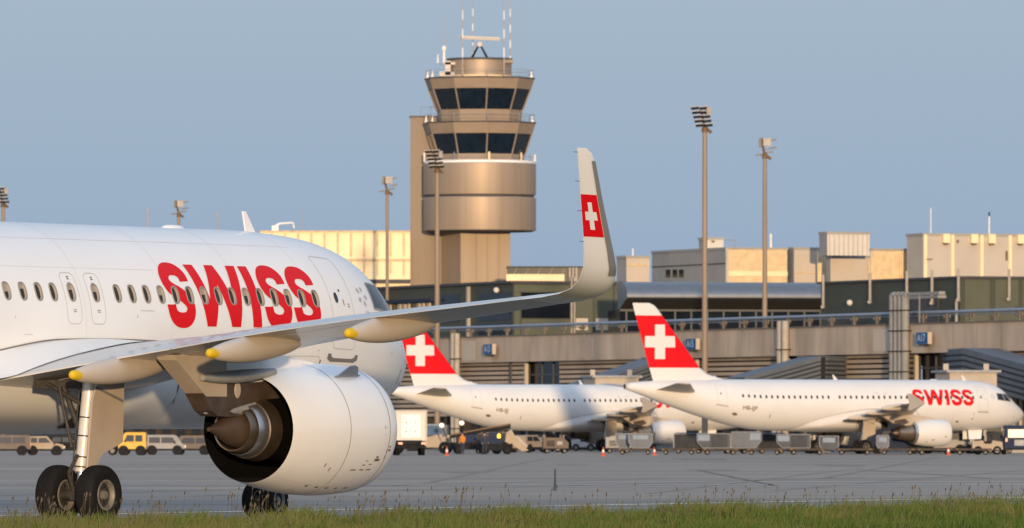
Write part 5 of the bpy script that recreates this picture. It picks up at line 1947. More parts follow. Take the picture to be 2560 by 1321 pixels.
# thin far masts and aerials on the skyline
for px, y0_, y1_, d, r_, m_, lab in ((2327, 590, 520, 860, .06, 'antenna_w', 'thin white rod aerial on the roof left of the dark-tipped one'), (2473, 590, 530, 860, .09, 'antenna_w', 'rod aerial with a dark tip on the big beige hall roof'), (1927, 622, 585, 880, .13, 'antenna_w', 'short thick white aerial right of the second lamp mast'),
                                (1582, 645, 622, 890, .10, 'antenna_w', 'short rod aerial on the small tan plant room roof'), (757, 582, 528, 985, .05, 'antenna_r', 'thin aerial on the cream wall roof'), (369, 590, 520, 1100, .16, 'antenna_r', 'faint far mast left of the small lamp mast'), (544, 590, 530, 1100, .12, 'antenna_r', 'faint far mast right of the small lamp mast')):
    g = empty('rod_aerial', (gx(px, d), d, gz(y0_, d)), label=lab, cat='antenna', group='rod aerials on the skyline')
    h = gz(y1_, d) - gz(y0_, d)
    b = MB(); b.tube((0, 0, 0), (0, 0, h * .82), r_, r_ * .8, 8); b.build('rod', [M[m_]], g)
    b = MB(); b.tube((0, 0, h * .82), (0, 0, h), r_ * 1.1, r_ * .6, 8); b.build('tip', [M['veh_dark'] if px == 2473 else M[m_]], g)
    b = MB(); b.obox((0, 0, .05), (.22, 0, 0), (0, .22, 0), (0, 0, .06)); b.build('foot', [M['steel']], g)
for px, d, lab in ((1345, 912, 'low'), ):
    pass

# ------------------------------------------------------------------ vehicles and ground equipment
def vwheel(g, x, y, r, w, hub='veh_dark'):
    b = MB()
    b.lathe([(-w / 2, r * .55), (-w / 2, r * .9), (-w * .4, r), (w * .4, r), (w / 2, r * .9), (w / 2, r * .55)], (x, y, r), (0, 1, 0), 18)
    o = b.build('wheel', [M['tyre']], g, sharp=40)
    q = MB()
    q.lathe([(-w * .5, r * .58), (-w * .46, r * .5), (-w * .40, r * .3), (-w * .47, r * .2), (-w * .47, .001)], (x, y, r), (0, 1, 0), 16)
    q.lathe([(w * .5, r * .58), (w * .46, r * .5), (w * .40, r * .3), (w * .47, r * .2), (w * .47, .001)], (x, y, r), (0, 1, 0), 16)
    q.recalc = False
    q.build('wheel_hub', [M[hub]], o)
    return o

def pbody(g, prof, w, m, name='body', y0=0., bevel=.12):
    """side outline (x, z) swept across the width with the top edges drawn in"""
    b = MB()
    zmx = max(z for x, z in prof)
    rows = []
    for y, k in ((-w / 2, 1.), (-w / 2 + .02, 0.), ):
        pass
    a = [Vector((x, y0 - w / 2 + (bevel * max(0, (z - zmx * .55) / (zmx * .45)) if z > zmx * .55 else 0), z)) for x, z in prof]
    c = [Vector((p.x, 2 * y0 - p.y, p.z)) for p in a]
    n = len(a)
    b.add(a + c, [tuple(range(n)), tuple(range(n, 2 * n))[::-1]] + [(i, n + i, n + (i + 1) % n, (i + 1) % n) for i in range(n)])
    return b.build(name, [m], g, sharp=30)

def side_panel(g, pts, w, m, name, out=.012, bevel=.12, zmx=2.):
    """flat panel laid on both flanks"""
    for s in (-1, 1):
        b = MB()
        P = []
        for x, z in pts:
            y = w / 2 - (bevel * max(0, (z - zmx * .55) / (zmx * .45)) if z > zmx * .55 else 0) + out
            P.append(Vector((x, s * y, z)))
        b.add(P, [tuple(range(len(P)))])
        b.build(name, [m], g)

def car(px, d, yaw, L, H, Wd, m, label, kind='van', roof_h=None, cat='van', group=None, name='service_van'):
    g = empty(name, (gx(px, d), d, 0), R(yaw), label, cat, group)
    h = L / 2
    if kind == 'van':
        prof = [(-h, .35), (-h, H * .96), (-h + .15, H), (h * .45, H), (h * .60, H * .93), (h * .84, H * .58), (h * .98, H * .50), (h, H * .3), (h, .35)]
        wn = [(-h * .75, H * .60), (-h * .75, H * .88), (h * .38, H * .88), (h * .56, H * .60)]
    elif kind == 'suv':
        prof = [(-h, .38), (-h, H * .62), (-h * .90, H * .94), (-h * .8, H), (h * .12, H), (h * .42, H * .66), (h * .93, H * .56), (h, H * .42), (h, .38)]
        wn = [(-h * .82, H * .66), (-h * .76, H * .92), (h * .08, H * .92), (h * .30, H * .66)]
    pbody(g, prof, Wd, m)
    side_panel(g, wn, Wd, M['veh_glass'], 'window', zmx=H)
    mid = (wn[1][0] + wn[2][0]) / 2
    side_panel(g, [(mid - .05, wn[0][1]), (mid - .05, wn[1][1]), (mid + .05, wn[1][1]), (mid + .05, wn[0][1])], Wd, m, 'pillar', .02, zmx=H)
    side_panel(g, [(-h, .34), (-h, .48), (h, .48), (h, .34)], Wd, M['veh_dark'], 'sill_trim', .015, zmx=H)
    for x in (-h * .62, h * .62):
        for s in (-1, 1):
            vwheel(g, x, s * (Wd / 2 - .10), .34, .22, 'hub')
            b = MB()
            b.lathe([(0, .40), (.01, .40), (.01, .001)], (x, s * (Wd / 2 + .004), .36), (0, s, 0), 18)
            b.build('wheel_arch', [M['veh_dark']], g)
    if kind == 'van':
        b = MB(); b.box(-h - .012, -h + .02, -Wd * .36, Wd * .36, H * .58, H * .86); b.build('rear_window', [M['veh_glass']], g)
        b = MB(); b.box(-h - .012, -h + .02, -Wd * .25, Wd * .12, H * .30, H * .50); b.build('rear_panel', [M['steel']], g)
        b = MB(); b.box(-h - .06, -h + .02, -Wd * .48, Wd * .48, .36, .48); b.build('bumper', [M['veh_dark']], g)
    for s in (-1, 1):
        b = MB(); b.obox((h * .50, s * (Wd / 2 + .05), H * .62), (.05, 0, 0), (0, .07, 0), (0, 0, .09)); b.build('mirror', [M['veh_dark']], g)
    for s in (-1, 1):
        b = MB(); b.obox((h - .02, s * Wd * .36, H * .42), (.03, 0, 0), (0, .14, 0), (0, 0, .08)); b.build('headlight', [M['lamp_lit']], g)
        b = MB(); b.obox((-h - .0, s * Wd * .42, H * .5), (.02, 0, 0), (0, .07, 0), (0, 0, .14)); b.build('tail_light', [M['tail_red']], g)
    return g

# white box truck seen from behind, left of the second parked airliner
D = 648.
g = empty('catering_truck', (gx(1026, D), D, 0), R(93), 'white box truck seen from behind with red tail lamps, beside the big engine', 'truck')
def lx_(px):
    return (px - 1024) * D / FPX
b = MB(); b.box(-1.0, 5.2, -1.22, 1.22, 1.15, 3.42); b.build('cargo_box', [M['veh_white']], g)
b = MB(); b.box(-1.03, -1.0, -1.2, 1.2, 3.30, 3.40); b.box(-1.03, -1.0, -1.2, -1.08, 1.2, 3.3); b.box(-1.03, -1.0, 1.08, 1.2, 1.2, 3.3); b.build('door_frame', [M['beige']], g)
b = MB(); b.box(-1.035, -1.0, -.72, .72, 1.35, 3.08); b.build('rear_door', [M['antenna_w']], g)
for y, z in ((-.35, 1.8), (.35, 1.8), (-.35, 2.5), (.35, 2.5)):
    b = MB(); b.lathe([(0, .07), (.02, .06), (.02, .001)], (-1.035, y, z), (-1, 0, 0), 10); b.build('door_catch', [M['steel']], g)
b = MB(); b.box(-.95, 6.9, -.9, .9, .62, 1.1); b.box(-1.25, -.95, -1.15, 1.15, .55, .72); b.box(-1.1, -.95, -1.1, 1.1, .85, 1.05); b.build('chassis', [M['veh_dark']], g)
for y in (-.95, .8):
    b = MB(); b.box(-1.13, -1.05, y - .16, y + .16, .84, .98); b.build('tail_light', [M['tail_red']], g)
for x in (.3, 5.6):
    for y in (-.95, .95):
        vwheel(g, x, y, .48, .3)
b = MB(); b.box(5.4, 7.1, -1.1, 1.1, .7, 2.5); b.build('cab', [M['veh_white']], g)
b = MB(); b.box(7.1, 7.12, -1.0, 1.0, 1.5, 2.4); b.build('windscreen', [M['veh_glass']], g)

# service truck with blue glazed cab, nose to the right
D = 690.
g = empty('service_truck', (gx(1097, D), D, 0), R(-4), 'service truck with blue glazed cab and cream front under the white tail', 'truck')
pbody(g, [(-1.3, .55), (-1.3, 1.35), (-.55, 1.42), (.1, 1.60), (.55, 1.60), (.95, 1.52), (.98, .5)], 2.1, M['veh_cream'], 'body', 0, .05)
b = MB(); b.box(-1.25, .35, -1.0, 1.0, 1.5, 2.28); b.build('cab_glass', [M['cab_glass']], g)
b = MB(); b.box(-1.32, .42, -1.06, 1.06, 2.28, 2.42); b.build('cab_roof', [M['uld_pale']], g)
b = MB(); b.box(.35, .75, -1.03, 1.03, 1.4, 2.35); b.box(.02, .12, -1.03, 1.03, 1.45, 2.28); b.build('cab_pillar', [M['uld']], g)
b = MB(); b.box(-4.2, -1.3, -1.0, 1.0, .5, 1.0); b.box(-4.2, -1.4, -1.02, 1.02, 1.0, 1.28, 1); b.build('flat_bed', [M['veh_dark'], M['veh_white']], g)
for x in (.55, -3.4):
    for y in (-.92, .92):
        vwheel(g, x, y, .50, .3)
b = MB(); b.box(-2.5, -1.5, -1.0, .9, .22, .5); b.build('tank', [M['veh_dark']], g)

# belt loader with lamps, under the tail
D = 684.
g = empty('belt_loader', (gx(1195, D), D, 0), R(3), 'dark belt loader with raised conveyor and two bright lamps under the white tail', 'belt loader')
b = MB(); b.box(-2.4, 2.2, -.95, .95, .38, .95); b.build('chassis', [M['veh_dark']], g)
b = MB(); b.prism([Vector((-2.3, -.55, 1.25)), Vector((-2.2, -.55, 1.5)), Vector((2.6, -.55, 2.35)), Vector((2.6, -.55, 2.05))], (0, 1.1, 0)); b.build('conveyor', [M['veh_dark']], g)
b = MB(); b.prism([Vector((-2.3, -.62, 1.51)), Vector((-2.2, -.62, 1.62)), Vector((2.6, -.62, 2.48)), Vector((2.6, -.62, 2.36))], (0, .06, 0)); b.build('side_rail', [M['rust']], g)
for x, z in ((-1.6, 1.3), (.4, 1.7), (1.5, 1.9)):
    b = MB(); b.tube((x, -.5, .9), (x + .5, -.5, z), .07, .07, 8); b.build('lift_arm', [M['rust']], g)
b = MB(); b.box(-1.1, -.2, -1.0, -.3, .95, 1.55); b.build('driver_seat', [M['veh_blue']], g)
b = MB(); b.box(.6, 1.6, -.98, -.4, .95, 1.25); b.build('engine_cover', [M['concrete_dark']], g)
for px, y in ((1102, 1064), (1152, 1058)):
    b = MB(); p = at(px, y, D - 1.2) - g.location
    b.lathe([(-.1, .12), (0, .18), (.14, .20), (.16, .001)], p, (.1, -1, 0), 14); lp = b.build('work_lamp', [M['lamp_lit']], g)
    b = MB(); b.tube(p + Vector((0, .1, 0)), (p.x * .8, p.y + .4, .9), .04, .04, 6); b.build('lamp_stand', [M['veh_dark']], g)
for x in (-1.6, 1.5):
    for y in (-.85, .85):
        vwheel(g, x, y, .36, .24)

# cargo loader with scissor lift and white chute nose, amber beacon
D = 676.
g = empty('cargo_loader', (gx(1262, D), D, 0), R(2), 'loader with a sloping cream nose and lit amber beacon under the tail', 'loader')
b = MB(); b.prism([Vector((.0, -.9, 1.0)), Vector((.1, -.9, 1.72)), Vector((.5, -.9, 1.98)), Vector((.72, -.9, 1.55)), Vector((1.85, -.9, .30)), Vector((1.3, -.9, .26)), Vector((.6, -.9, .72))], (0, 1.8, 0)); b.build('nose_ramp', [M['veh_cream']], g)
b = MB(); b.prism([Vector((.75, -.93, 1.42)), Vector((1.0, -.93, 1.45)), Vector((1.75, -.93, .75)), Vector((1.72, -.93, .50))], (0, .03, 0)); b.build('ramp_side', [M['pipe_tan']], g)
b = MB(); b.box(-2.2, .6, -.95, .95, .3, .85); b.build('chassis', [M['veh_dark']], g)
b = MB(); b.box(-2.0, -.2, -.9, .9, .85, 1.2); b.box(-1.3, -.5, -.92, -.6, 1.2, 1.75); b.build('deck', [M['veh_blue']], g)
for s in (-1, 1):
    b = MB(); b.tube((-1.9, -.7 * s, .9), (-.3, -.7 * s, 1.7), .07, .07, 8); b.tube((-.3, -.7 * s, .9), (-1.9, -.7 * s, 1.7), .07, .07, 8); b.build('scissor_arm', [M['rust']], g)
b = MB(); b.lathe([(0, .13), (.2, .14), (.3, .10), (.34, .001)], (-.5, -.93, 1.30), (0, 0, 1), 12, 0, (0, 1, 0)); b.build('beacon', [M['beacon']], g)
for x in (-1.7, .2):
    for y in (-.85, .85):
        vwheel(g, x, y, .38, .24)

car(1322, 735, 58, 3.7, 1.5, 1.68, M['veh_cream'], 'cream car with dark windows parked under the second parked fuselage', 'suv', cat='car', name='parked_car')

# tow tractor with big white hubs
def tractor(px, d, yaw, m, label, hub='antenna_w', cab=False, L=2.6):
    g = empty('tow_tractor', (gx(px, d), d, 0), R(yaw), label, 'tow tractor')
    h = L / 2
    pbody(g, [(-h, .35), (-h, 1.05), (-h * .3, 1.12), (-h * .2, .85), (h * .25, .85), (h * .35, 1.12), (h * .95, 1.0), (h, .4)], 1.45, m, 'body', 0, .05)
    b = MB(); b.box(-h * .25, h * .2, -.5, .5, .85, 1.05); b.box(-h * .30, -h * .2, -.5, .5, 1.0, 1.5); b.build('seat', [M['veh_dark']], g)
    b = MB(); b.tube((h * .42, 0, 1.1), (h * .22, 0, 1.45), .03, .03, 6); b.lathe([(0, .18), (.03, .18)], (h * .2, 0, 1.45), (-.5, 0, .8), 14); b.build('steering_wheel', [M['veh_dark']], g)
    if cab:
        b = MB()
        for x in (-h * .5, h * .4):
            for y in (-.6, .6):
                b.tube((x, y, 1.0), (x, y, 1.95), .035, .035, 6)
        b.box(-h * .56, h * .48, -.7, .7, 1.95, 2.05); b.build('canopy', [m], g)
    for x in (-h * .62, h * .62):
        for y in (-.62, .62):
            vwheel(g, x, y, .34, .26, hub if x < 0 else 'hub')
    return g
tractor(1376, 742, 0, M['veh_cream'], 'cream tow tractor with big white wheel hubs left of the airliner wheels', L=2.1)
tractor(1458, 790, 0, M['veh_white'], 'white tow tractor between the wheels of the second parked airliner', 'hub', L=2.2)
tractor(2468, 667, 0, M['veh_cream'], 'cream tow tractor under the right-hand nose', 'veh_dark', L=2.4)

# roller dollies in a train; some carry containers
def dolly_proto():
    g = empty('baggage_dolly', (0, 0, 0))
    b = MB(); b.box(-1.42, 1.42, -.82, .82, .34, .42); b.box(-1.45, 1.45, -.86, -.80, .34, .50); b.box(-1.45, 1.45, .80, .86, .34, .50); b.build('frame', [M['dolly']], g)
    b = MB()
    for k in range(7):
        b.tube((-1.3 + k * .43, -.78, .47), (-1.3 + k * .43, .78, .47), .05, .05, 8)
    b.build('roller_deck', [M['dolly_deck']], g)
    for x in (-1.0, 1.0):
        for y in (-.62, .62):
            vwheel(g, x, y, .19, .16, 'hub')
    b = MB(); b.tube((1.42, 0, .36), (2.05, 0, .33), .04, .04, 8); b.lathe([(-.03, .08), (.03, .08)], (2.1, 0, .33), (0, 0, 1), 10, 0, (0, 1, 0)); b.build('tow_bar', [M['veh_dark']], g)
    for x in (-1.2, 1.2):
        b = MB(); b.box(x - .1, x + .1, -.875, -.86, .36, .48); b.build('marker_plate', [M['rust']], g)
    return g
DP = dolly_proto()
dspots = [(1588, 'baggage dolly carrying two silver containers behind the engine of the second parked airliner'), (1697, 'empty baggage dolly in front of the round engine, second from the left'), (1800, 'baggage dolly under the leftmost of three dark-curtained containers'), (1911, 'baggage dolly under the blue-panelled container'), (2016, 'baggage dolly under the container right of the blue-panelled one'),
          (2136, 'empty baggage dolly in front of the right-hand airliner main wheel'), (2243, 'empty baggage dolly in front of the dark blue van'), (2336, 'empty baggage dolly in front of the right-hand engine cowl'), (2432, 'empty baggage dolly furthest right in the row')]
DD = 664.
for i, (px, lab) in enumerate(dspots):
    o = DP if i == 0 else copy_tree(DP)
    o.location = (gx(px, DD - i * .15), DD - i * .15, 0)
    o.rotation_euler = (0, 0, R(rnd.uniform(-3, 3)))
    tag(o, lab, 'baggage dolly', 'flat roller dollies in a row on the apron')

def uld(px, d, w, label, style, z=.53, yaw=0, h=1.12, dark=False):
    g = empty('cargo_container', (gx(px, d), d, z), R(yaw), label, 'container', 'air cargo containers on dollies')
    hw = w / 2
    P = [(-hw, h), (hw, h), (hw, h * .42), (hw - .42, 0), (-hw + .05, 0), (-hw, h * .1)] if style != 'twin' else [(-hw, h), (hw, h), (hw, h * .4), (hw - .3, 0), (-hw + .3, 0), (-hw, h * .4)]
    if style == 'left':
        P = [(-x, zz) for x, zz in P][::-1]
    b = MB(); b.prism([Vector((x, -.75, zz)) for x, zz in P], (0, 1.5, 0)); b.build('shell', [M['uld_dark' if dark or style == 'left' else 'uld']], g)
    fr = MB()
    n = len(P)
    for i in range(n):
        a, c = P[i], P[(i + 1) % n]
        fr.tube((a[0], -.76, a[1]), (c[0], -.76, c[1]), .03, .03, 6)
    fr.build('edge_frame', [M['steel']], g)
    k = -1 if style == 'left' else 1
    if style == 'twin':
        b = MB(); b.box(-hw * .65, hw * .65, -.775, -.75, h * .60, h * .9); b.build('label_panel', [M['uld_pale']], g)
    else:
        b = MB(); b.box(min(k * -hw * .8, k * hw * .15), max(k * -hw * .8, k * hw * .15), -.775, -.75, .06, h * .94); b.build('curtain', [M['uld_curtain'] if style != 'blue' else M['uld']], g)
        b = MB(); b.box(min(k * hw * .25, k * hw * .95), max(k * hw * .25, k * hw * .95), -.772, -.75, h * .5, h * .92); b.build('label_panel', [M['uld_pale']], g)
    return g
uld(1560, 666, 1.3, 'silver container half hidden behind the wheel, leftmost', 'twin')
uld(1601, 663.8, 1.85, 'silver container with pale label panel beside the round engine', 'twin')
uld(1782, 664, 2.6, 'container with dark grey curtain right of the round engine', 'left', yaw=5)
uld(1868, 664.3, 2.3, 'container with pale blue panels in the middle of the three', 'blue', yaw=-7, h=1.25)
uld(1982, 664, 2.6, 'container with dark curtain right of the pale blue panelled one', 'left', yaw=3, h=1.05)
uld(2070, 668, 1.5, 'slanted silver container behind the empty dollies by the right-hand wheel', 'twin', z=.2, yaw=4, h=1.25, dark=True)
uld(2206, 669, .95, 'silver container standing between the right-hand gear leg and the dark van', 'twin', z=.2, h=1.3)

car(2238, 690, 175, 4.6, 2.1, 1.9, M['veh_blue'], 'dark blue van behind the right-hand engine exhaust', 'van')
car(2540, 676, 90, 4.4, 2.3, 2.1, M['veh_blue'], 'dark van with red lamps at the right edge under the nose', 'van')
car(2360, 700, 178, 4.2, 1.9, 1.85, M['veh_silver'], 'silver van behind the right-hand engine, near the nose wheel', 'van')
car(1350, 768, 80, 4.8, 2.2, 1.9, M['veh_silver'], 'grey van in the back row behind the cream car', 'van')
# row at the left, seen under the foreground wing
car(20, 650, 184, 3.4, 1.55, 1.8, M['dull_tan'], 'tan van at the left edge, under the foreground belly', 'van')
car(112, 652, 2, 3.0, 1.45, 1.75, M['veh_cream'], 'cream car left of the big wheels, under the belly', 'suv', cat='car', name='parked_car')
car(172, 660, 2, 3.2, 1.5, 1.75, M['veh_dark'], 'dark car behind the landing gear strut', 'suv', cat='car', name='parked_car')
car(332, 650, 178, 2.1, 1.75, 1.6, M['veh_yellow'], 'bright yellow van right of the landing gear door', 'van')
car(412, 662, 1, 3.2, 1.55, 1.8, M['veh_silver'], 'silver van right of the yellow van', 'van')
car(480, 665, 179, 3.2, 1.5, 1.8, M['dull_tan'], 'dull tan van half hidden by the big engine, rightmost of the row', 'van')
tractor(262, 655, 0, M['veh_dark'], 'dark tow tractor behind the big wheels', 'hub', L=2.0)

# covered baggage carts and power units that fill the stand behind the dollies
def cart(px, d, yaw, L, H, m, label, kind):
    g = empty('baggage_cart' if kind == 'cart' else 'power_unit', (gx(px, d), d, 0), R(yaw), label, 'baggage cart' if kind == 'cart' else 'power unit', 'covered carts and power units behind the dollies')
    h = L / 2
    b = MB(); b.box(-h, h, -.72, .72, .36, .46); b.build('frame', [M['dolly']], g)
    for x in (-h * .66, h * .66):
        for y in (-.55, .55):
            vwheel(g, x, y, .2, .16, 'hub')
    b = MB(); b.tube((h, 0, .4), (h + .7, 0, .34), .035, .035, 6); b.build('tow_bar', [M['veh_dark']], g)
    if kind == 'cart':
        b = MB(); b.prism([Vector((-h, -.74, H)), Vector((-h * .8, -.74, H + .12)), Vector((h * .8, -.74, H + .12)), Vector((h, -.74, H))], (0, 1.48, 0)); b.build('roof', [m], g)
        b = MB()
        for x in (-h + .04, h - .04):
            for y in (-.68, .68):
                b.box(x - .035, x + .035, y - .035, y + .035, .46, H)
        b.build('post', [M['steel']], g)
        b = MB(); n = 9
        rg = [[Vector((-h + .08 + (L - .16) * k / (n * 2), -.66 + .05 * (k % 2), z)) for k in range(n * 2 + 1)] for z in (.5, H - .02)]
        b.rings(rg, 0, False, closed=False); b.build('curtain', [M['tarp']], g)
        b = MB(); b.box(-h + .08, h - .08, -.4, .5, .46, H * .8); b.build('bags', [M['vest']], g)
    else:
        b = MB(); b.prism([Vector((-h * .95, -.6, .46)), Vector((-h * .95, -.6, H)), Vector((h * .6, -.6, H)), Vector((h * .95, -.6, H * .7)), Vector((h * .95, -.6, .46))], (0, 1.2, 0)); b.build('housing', [m], g)
        b = MB()
        for k in range(5):
            b.box(-h * .7, -h * .1, -.625, -.6, .6 + k * .1, .65 + k * .1)
        b.build('grille', [M['veh_dark']], g)
        b = MB(); b.box(h * .1, h * .5, -.62, -.6, .7, 1.0); b.build('panel', [M['steel']], g)
for q_ in ((1172, 702, 4, 2.4, 1.6, 'uld_pale', 'dark curtained cart behind the blue-cab truck', 'cart'), (1240, 706, -6, 2.5, 1.65, 'uld', 'dark curtained cart behind the loader beacon', 'cart'), (1388, 706, 5, 2.2, 1.3, 'dull_tan', 'tan power unit behind the first airliner wheels of the second plane', 'unit'),
           (1545, 712, 2, 2.2, 1.35, 'veh_silver', 'grey power unit behind the twin silver containers', 'unit'), (1722, 704, -4, 2.5, 1.6, 'uld', 'dark curtained cart right behind the round engine', 'cart'), (1838, 700, 6, 2.1, 1.5, 'veh_cream', 'cream power unit between the dark-curtained and pale-panelled containers', 'unit'),
           (1928, 702, 3, 2.4, 1.6, 'uld_pale', 'dark curtained cart seen in the gap right of the pale-panelled container', 'cart'), (2042, 706, -5, 2.4, 1.6, 'tarp', 'dark roofed cart between the right-hand airliner gear legs', 'cart'), (2130, 708, 3, 2.4, 1.55, 'uld', 'dark curtained cart behind the right-hand main gear leg', 'cart'),
           (2300, 712, 2, 2.3, 1.5, 'tarp', 'dark roofed cart behind the right-hand engine', 'cart'), (2405, 704, 4, 2.2, 1.4, 'veh_silver', 'grey power unit left of the right-hand nose wheel', 'unit'), (2500, 706, -3, 2.4, 1.7, 'tarp', 'dark roofed cart under the right-hand nose', 'cart')):
    cart(*q_[:5], M[q_[5]], *q_[6:])

# traffic cones
def cone(px, d, h, label):
    g = empty('traffic_cone', (gx(px, d), d, 0), 0, label, 'traffic cone', 'orange traffic cones on the apron')
    b = MB(); b.box(-h * .28, h * .28, -h * .28, h * .28, 0, h * .06); b.build('base', [M['cone_orange']], g)
    b = MB(); b.lathe([(h * .05, h * .2), (h * .40, h * .145)], (0, 0, 0), (0, 0, 1), 16, 0, (0, 1, 0)); b.lathe([(h * .70, h * .09), (h, h * .03), (h, .001)], (0, 0, 0), (0, 0, 1), 16, 0, (0, 1, 0)); b.build('cone_body', [M['cone_orange']], g)
    b = MB(); b.lathe([(h * .40, h * .147), (h * .70, h * .092)], (0, 0, 0), (0, 0, 1), 16, 0, (0, 1, 0)); b.build('white_band', [M['cone_white']], g)
cone(1117, 640, .7, 'orange cone in front of the blue-cab truck')
cone(1508, 630, .7, 'orange and white cone in front of the second airliner wheels')
cone(1636, 648, .65, 'orange and white cone beside the round engine, between dollies')
cone(2371, 656, .65, 'orange cone in front of the right-hand engine')

# two workers near the second parked airliner
def worker(px, d, yaw, label, vest):
    g = MB()
    me = bpy.data.meshes.new('person')
    V = [(0, 0, .95), (0, 0, 1.15), (0, 0, 1.36), (0, 0, 1.47), (0, 0, 1.56), (0, .02, 1.68), (-.10, 0, .90), (-.11, .02, .50), (-.11, -.01, .09), (-.11, .13, .04), (.10, 0, .90), (.12, -.06, .50), (.12, -.12, .09), (.12, .02, .04),
         (-.19, 0, 1.38), (-.24, .02, 1.12), (-.22, .14, .92), (-.21, .19, .86), (.19, 0, 1.38), (.25, -.03, 1.12), (.24, .06, .90), (.23, .10, .83)]
    E_ = [(0, 1), (1, 2), (2, 3), (3, 4), (4, 5), (0, 6), (6, 7), (7, 8), (8, 9), (0, 10), (10, 11), (11, 12), (12, 13), (2, 14), (14, 15), (15, 16), (16, 17), (2, 18), (18, 19), (19, 20), (20, 21)]
    rad = [.15, .145, .16, .07, .085, .085, .10, .07, .05, .045, .10, .07, .05, .045, .075, .05, .04, .04, .075, .05, .04, .04]
    me.from_pydata(V, E_, [])
    o = bpy.data.objects.new('person', me)
    COL.objects.link(o)
    sk = o.modifiers.new('skin', 'SKIN')
    ly = me.skin_vertices[0].data if me.skin_vertices else None
    if ly is None:
        bm = bmesh.new(); bm.from_mesh(me); bm.verts.layers.skin.verify(); bm.to_mesh(me); bm.free()
        ly = me.skin_vertices[0].data
    for i, r_ in enumerate(rad):
        ly[i].radius = (r_, r_)
        ly[i].use_root = i == 0
    ss = o.modifiers.new('sub', 'SUBSURF'); ss.levels = 1; ss.render_levels = 1
    bpy.context.view_layer.update()
    m2 = bpy.data.meshes.new_from_object(o.evaluated_get(bpy.context.evaluated_depsgraph_get()))
    o.modifiers.clear()
    o.data = m2
    for m_ in (vest, M['vest'], M['skin']):
        m2.materials.append(m_)
    for p in m2.polygons:
        z = p.center.z
        p.material_index = 2 if z > 1.50 or (z < .93 and abs(p.center.x) > .17 and p.center.y > .05 and z > .78) else (0 if z > .95 else 1)
        p.use_smooth = True
    o.location = (gx(px, d), d, 0)
    o.rotation_euler = (0, 0, R(yaw))
    tag(o, label, 'person')
    h = MB(); h.lathe([(1.64, .098), (1.72, .10), (1.79, .06), (1.80, .001)], (0, .0, 0), (0, 0, 1), 14, 0, (0, 1, 0)); h.build('cap', [M['veh_blue']], o)
worker(1156, 672, 150, 'person in an orange vest standing by the belt loader', M['vest_o'])
worker(1212, 668, 200, 'person in dark work clothes standing beside the loader', M['vest'])

# ------------------------------------------------------------------ grass verge: dense blades, one object
rng = np.random.default_rng(5)
def blades(n, hmin, hmax, wmul, lean, dmin, band, seed_heads=False):
    d = dmin + (211 - dmin) * rng.random(n * 3)
    x = (rng.random(n * 3) * 2 - 1) * (1350 / FPX) * d
    ed = edge_d(x)
    keep = (d < ed + rng.normal(0, .5, d.size)) & (d > np.maximum(ed - band, dmin))
    d, x = d[keep][:n], x[keep][:n]
    n = d.size
    clump = .5 + .5 * np.sin(x * 1.9 + d * .33) * np.sin(x * .71 - d * .21 + 1.3) + .35 * np.sin(x * 5.3 + d * 1.1) + .3 * np.sin(x * 13.1 + d * 2.3) * np.sin(x * 3.1 - d * .9)
    right = np.clip((x / d * FPX - 0) / 1280, -1, 1)
    h = (hmin + (hmax - hmin) * rng.random(n) ** 1.5) * (.74 + .42 * clump) * (1 + .55 * np.clip(right - .35, 0, 1))
    w = (.0055 + .006 * rng.random(n)) * wmul
    a = rng.random(n) * math.pi * 2
    l = lean * (.3 + rng.random(n)) * h
    wind = .10 * h
    dx, dy = np.cos(a) * l + wind, np.sin(a) * l
    pa = rng.random(n) * math.pi
    px_, py_ = np.cos(pa) * w, np.sin(pa) * w * .4
    base = np.stack([x, d, np.full(n, -.012)], 1)
    mid = base + np.stack([dx * .35, dy * .35, h * .6 + .012], 1)
    top = base + np.stack([dx, dy, h + .012], 1)
    off = np.stack([px_, py_, np.zeros(n)], 1)
    V = np.stack([base - off, base + off, mid + off * .8, mid - off * .8, top], 1)
    idx = np.arange(n)[:, None] * 5
    quads = idx + np.array([[0, 1, 2, 3]])
    tris = idx + np.array([[3, 2, 4]])
    tint = .5 + .5 * np.clip(clump - .3, -.5, .6) + rng.normal(0, .18, n) + .38 * right
    return V.reshape(-1, 3), quads, tris, np.repeat(tint, 5), n
def grass_object(name, parts, m):
    V, Q, T, C, o = [], [], [], [], 0
    for v, q, t, c, n in parts:
        V.append(v); Q.append(q + o); T.append(t + o); C.append(c); o += len(v)
    V = np.concatenate(V); Q = np.concatenate(Q); T = np.concatenate(T); C = np.concatenate(C)
    me = bpy.data.meshes.new(name)
    me.vertices.add(len(V)); me.vertices.foreach_set('co', V.astype(np.float32).ravel())
    nl = Q.size + T.size
    me.loops.add(nl)
    me.loops.foreach_set('vertex_index', np.concatenate([Q.ravel(), T.ravel()]).astype(np.int32))
    me.polygons.add(len(Q) + len(T))
    st = np.concatenate([np.arange(len(Q)) * 4, Q.size + np.arange(len(T)) * 3]).astype(np.int32)
    me.polygons.foreach_set('loop_start', st)
    me.update(calc_edges=True)
    at_ = me.attributes.new('tint', 'FLOAT', 'POINT')
    at_.data.foreach_set('value', np.clip(C, 0, 1).astype(np.float32))
    me.materials.append(m)
    o = bpy.data.objects.new(name, me)
    COL.objects.link(o)
    o['kind'] = 'stuff'
    return o
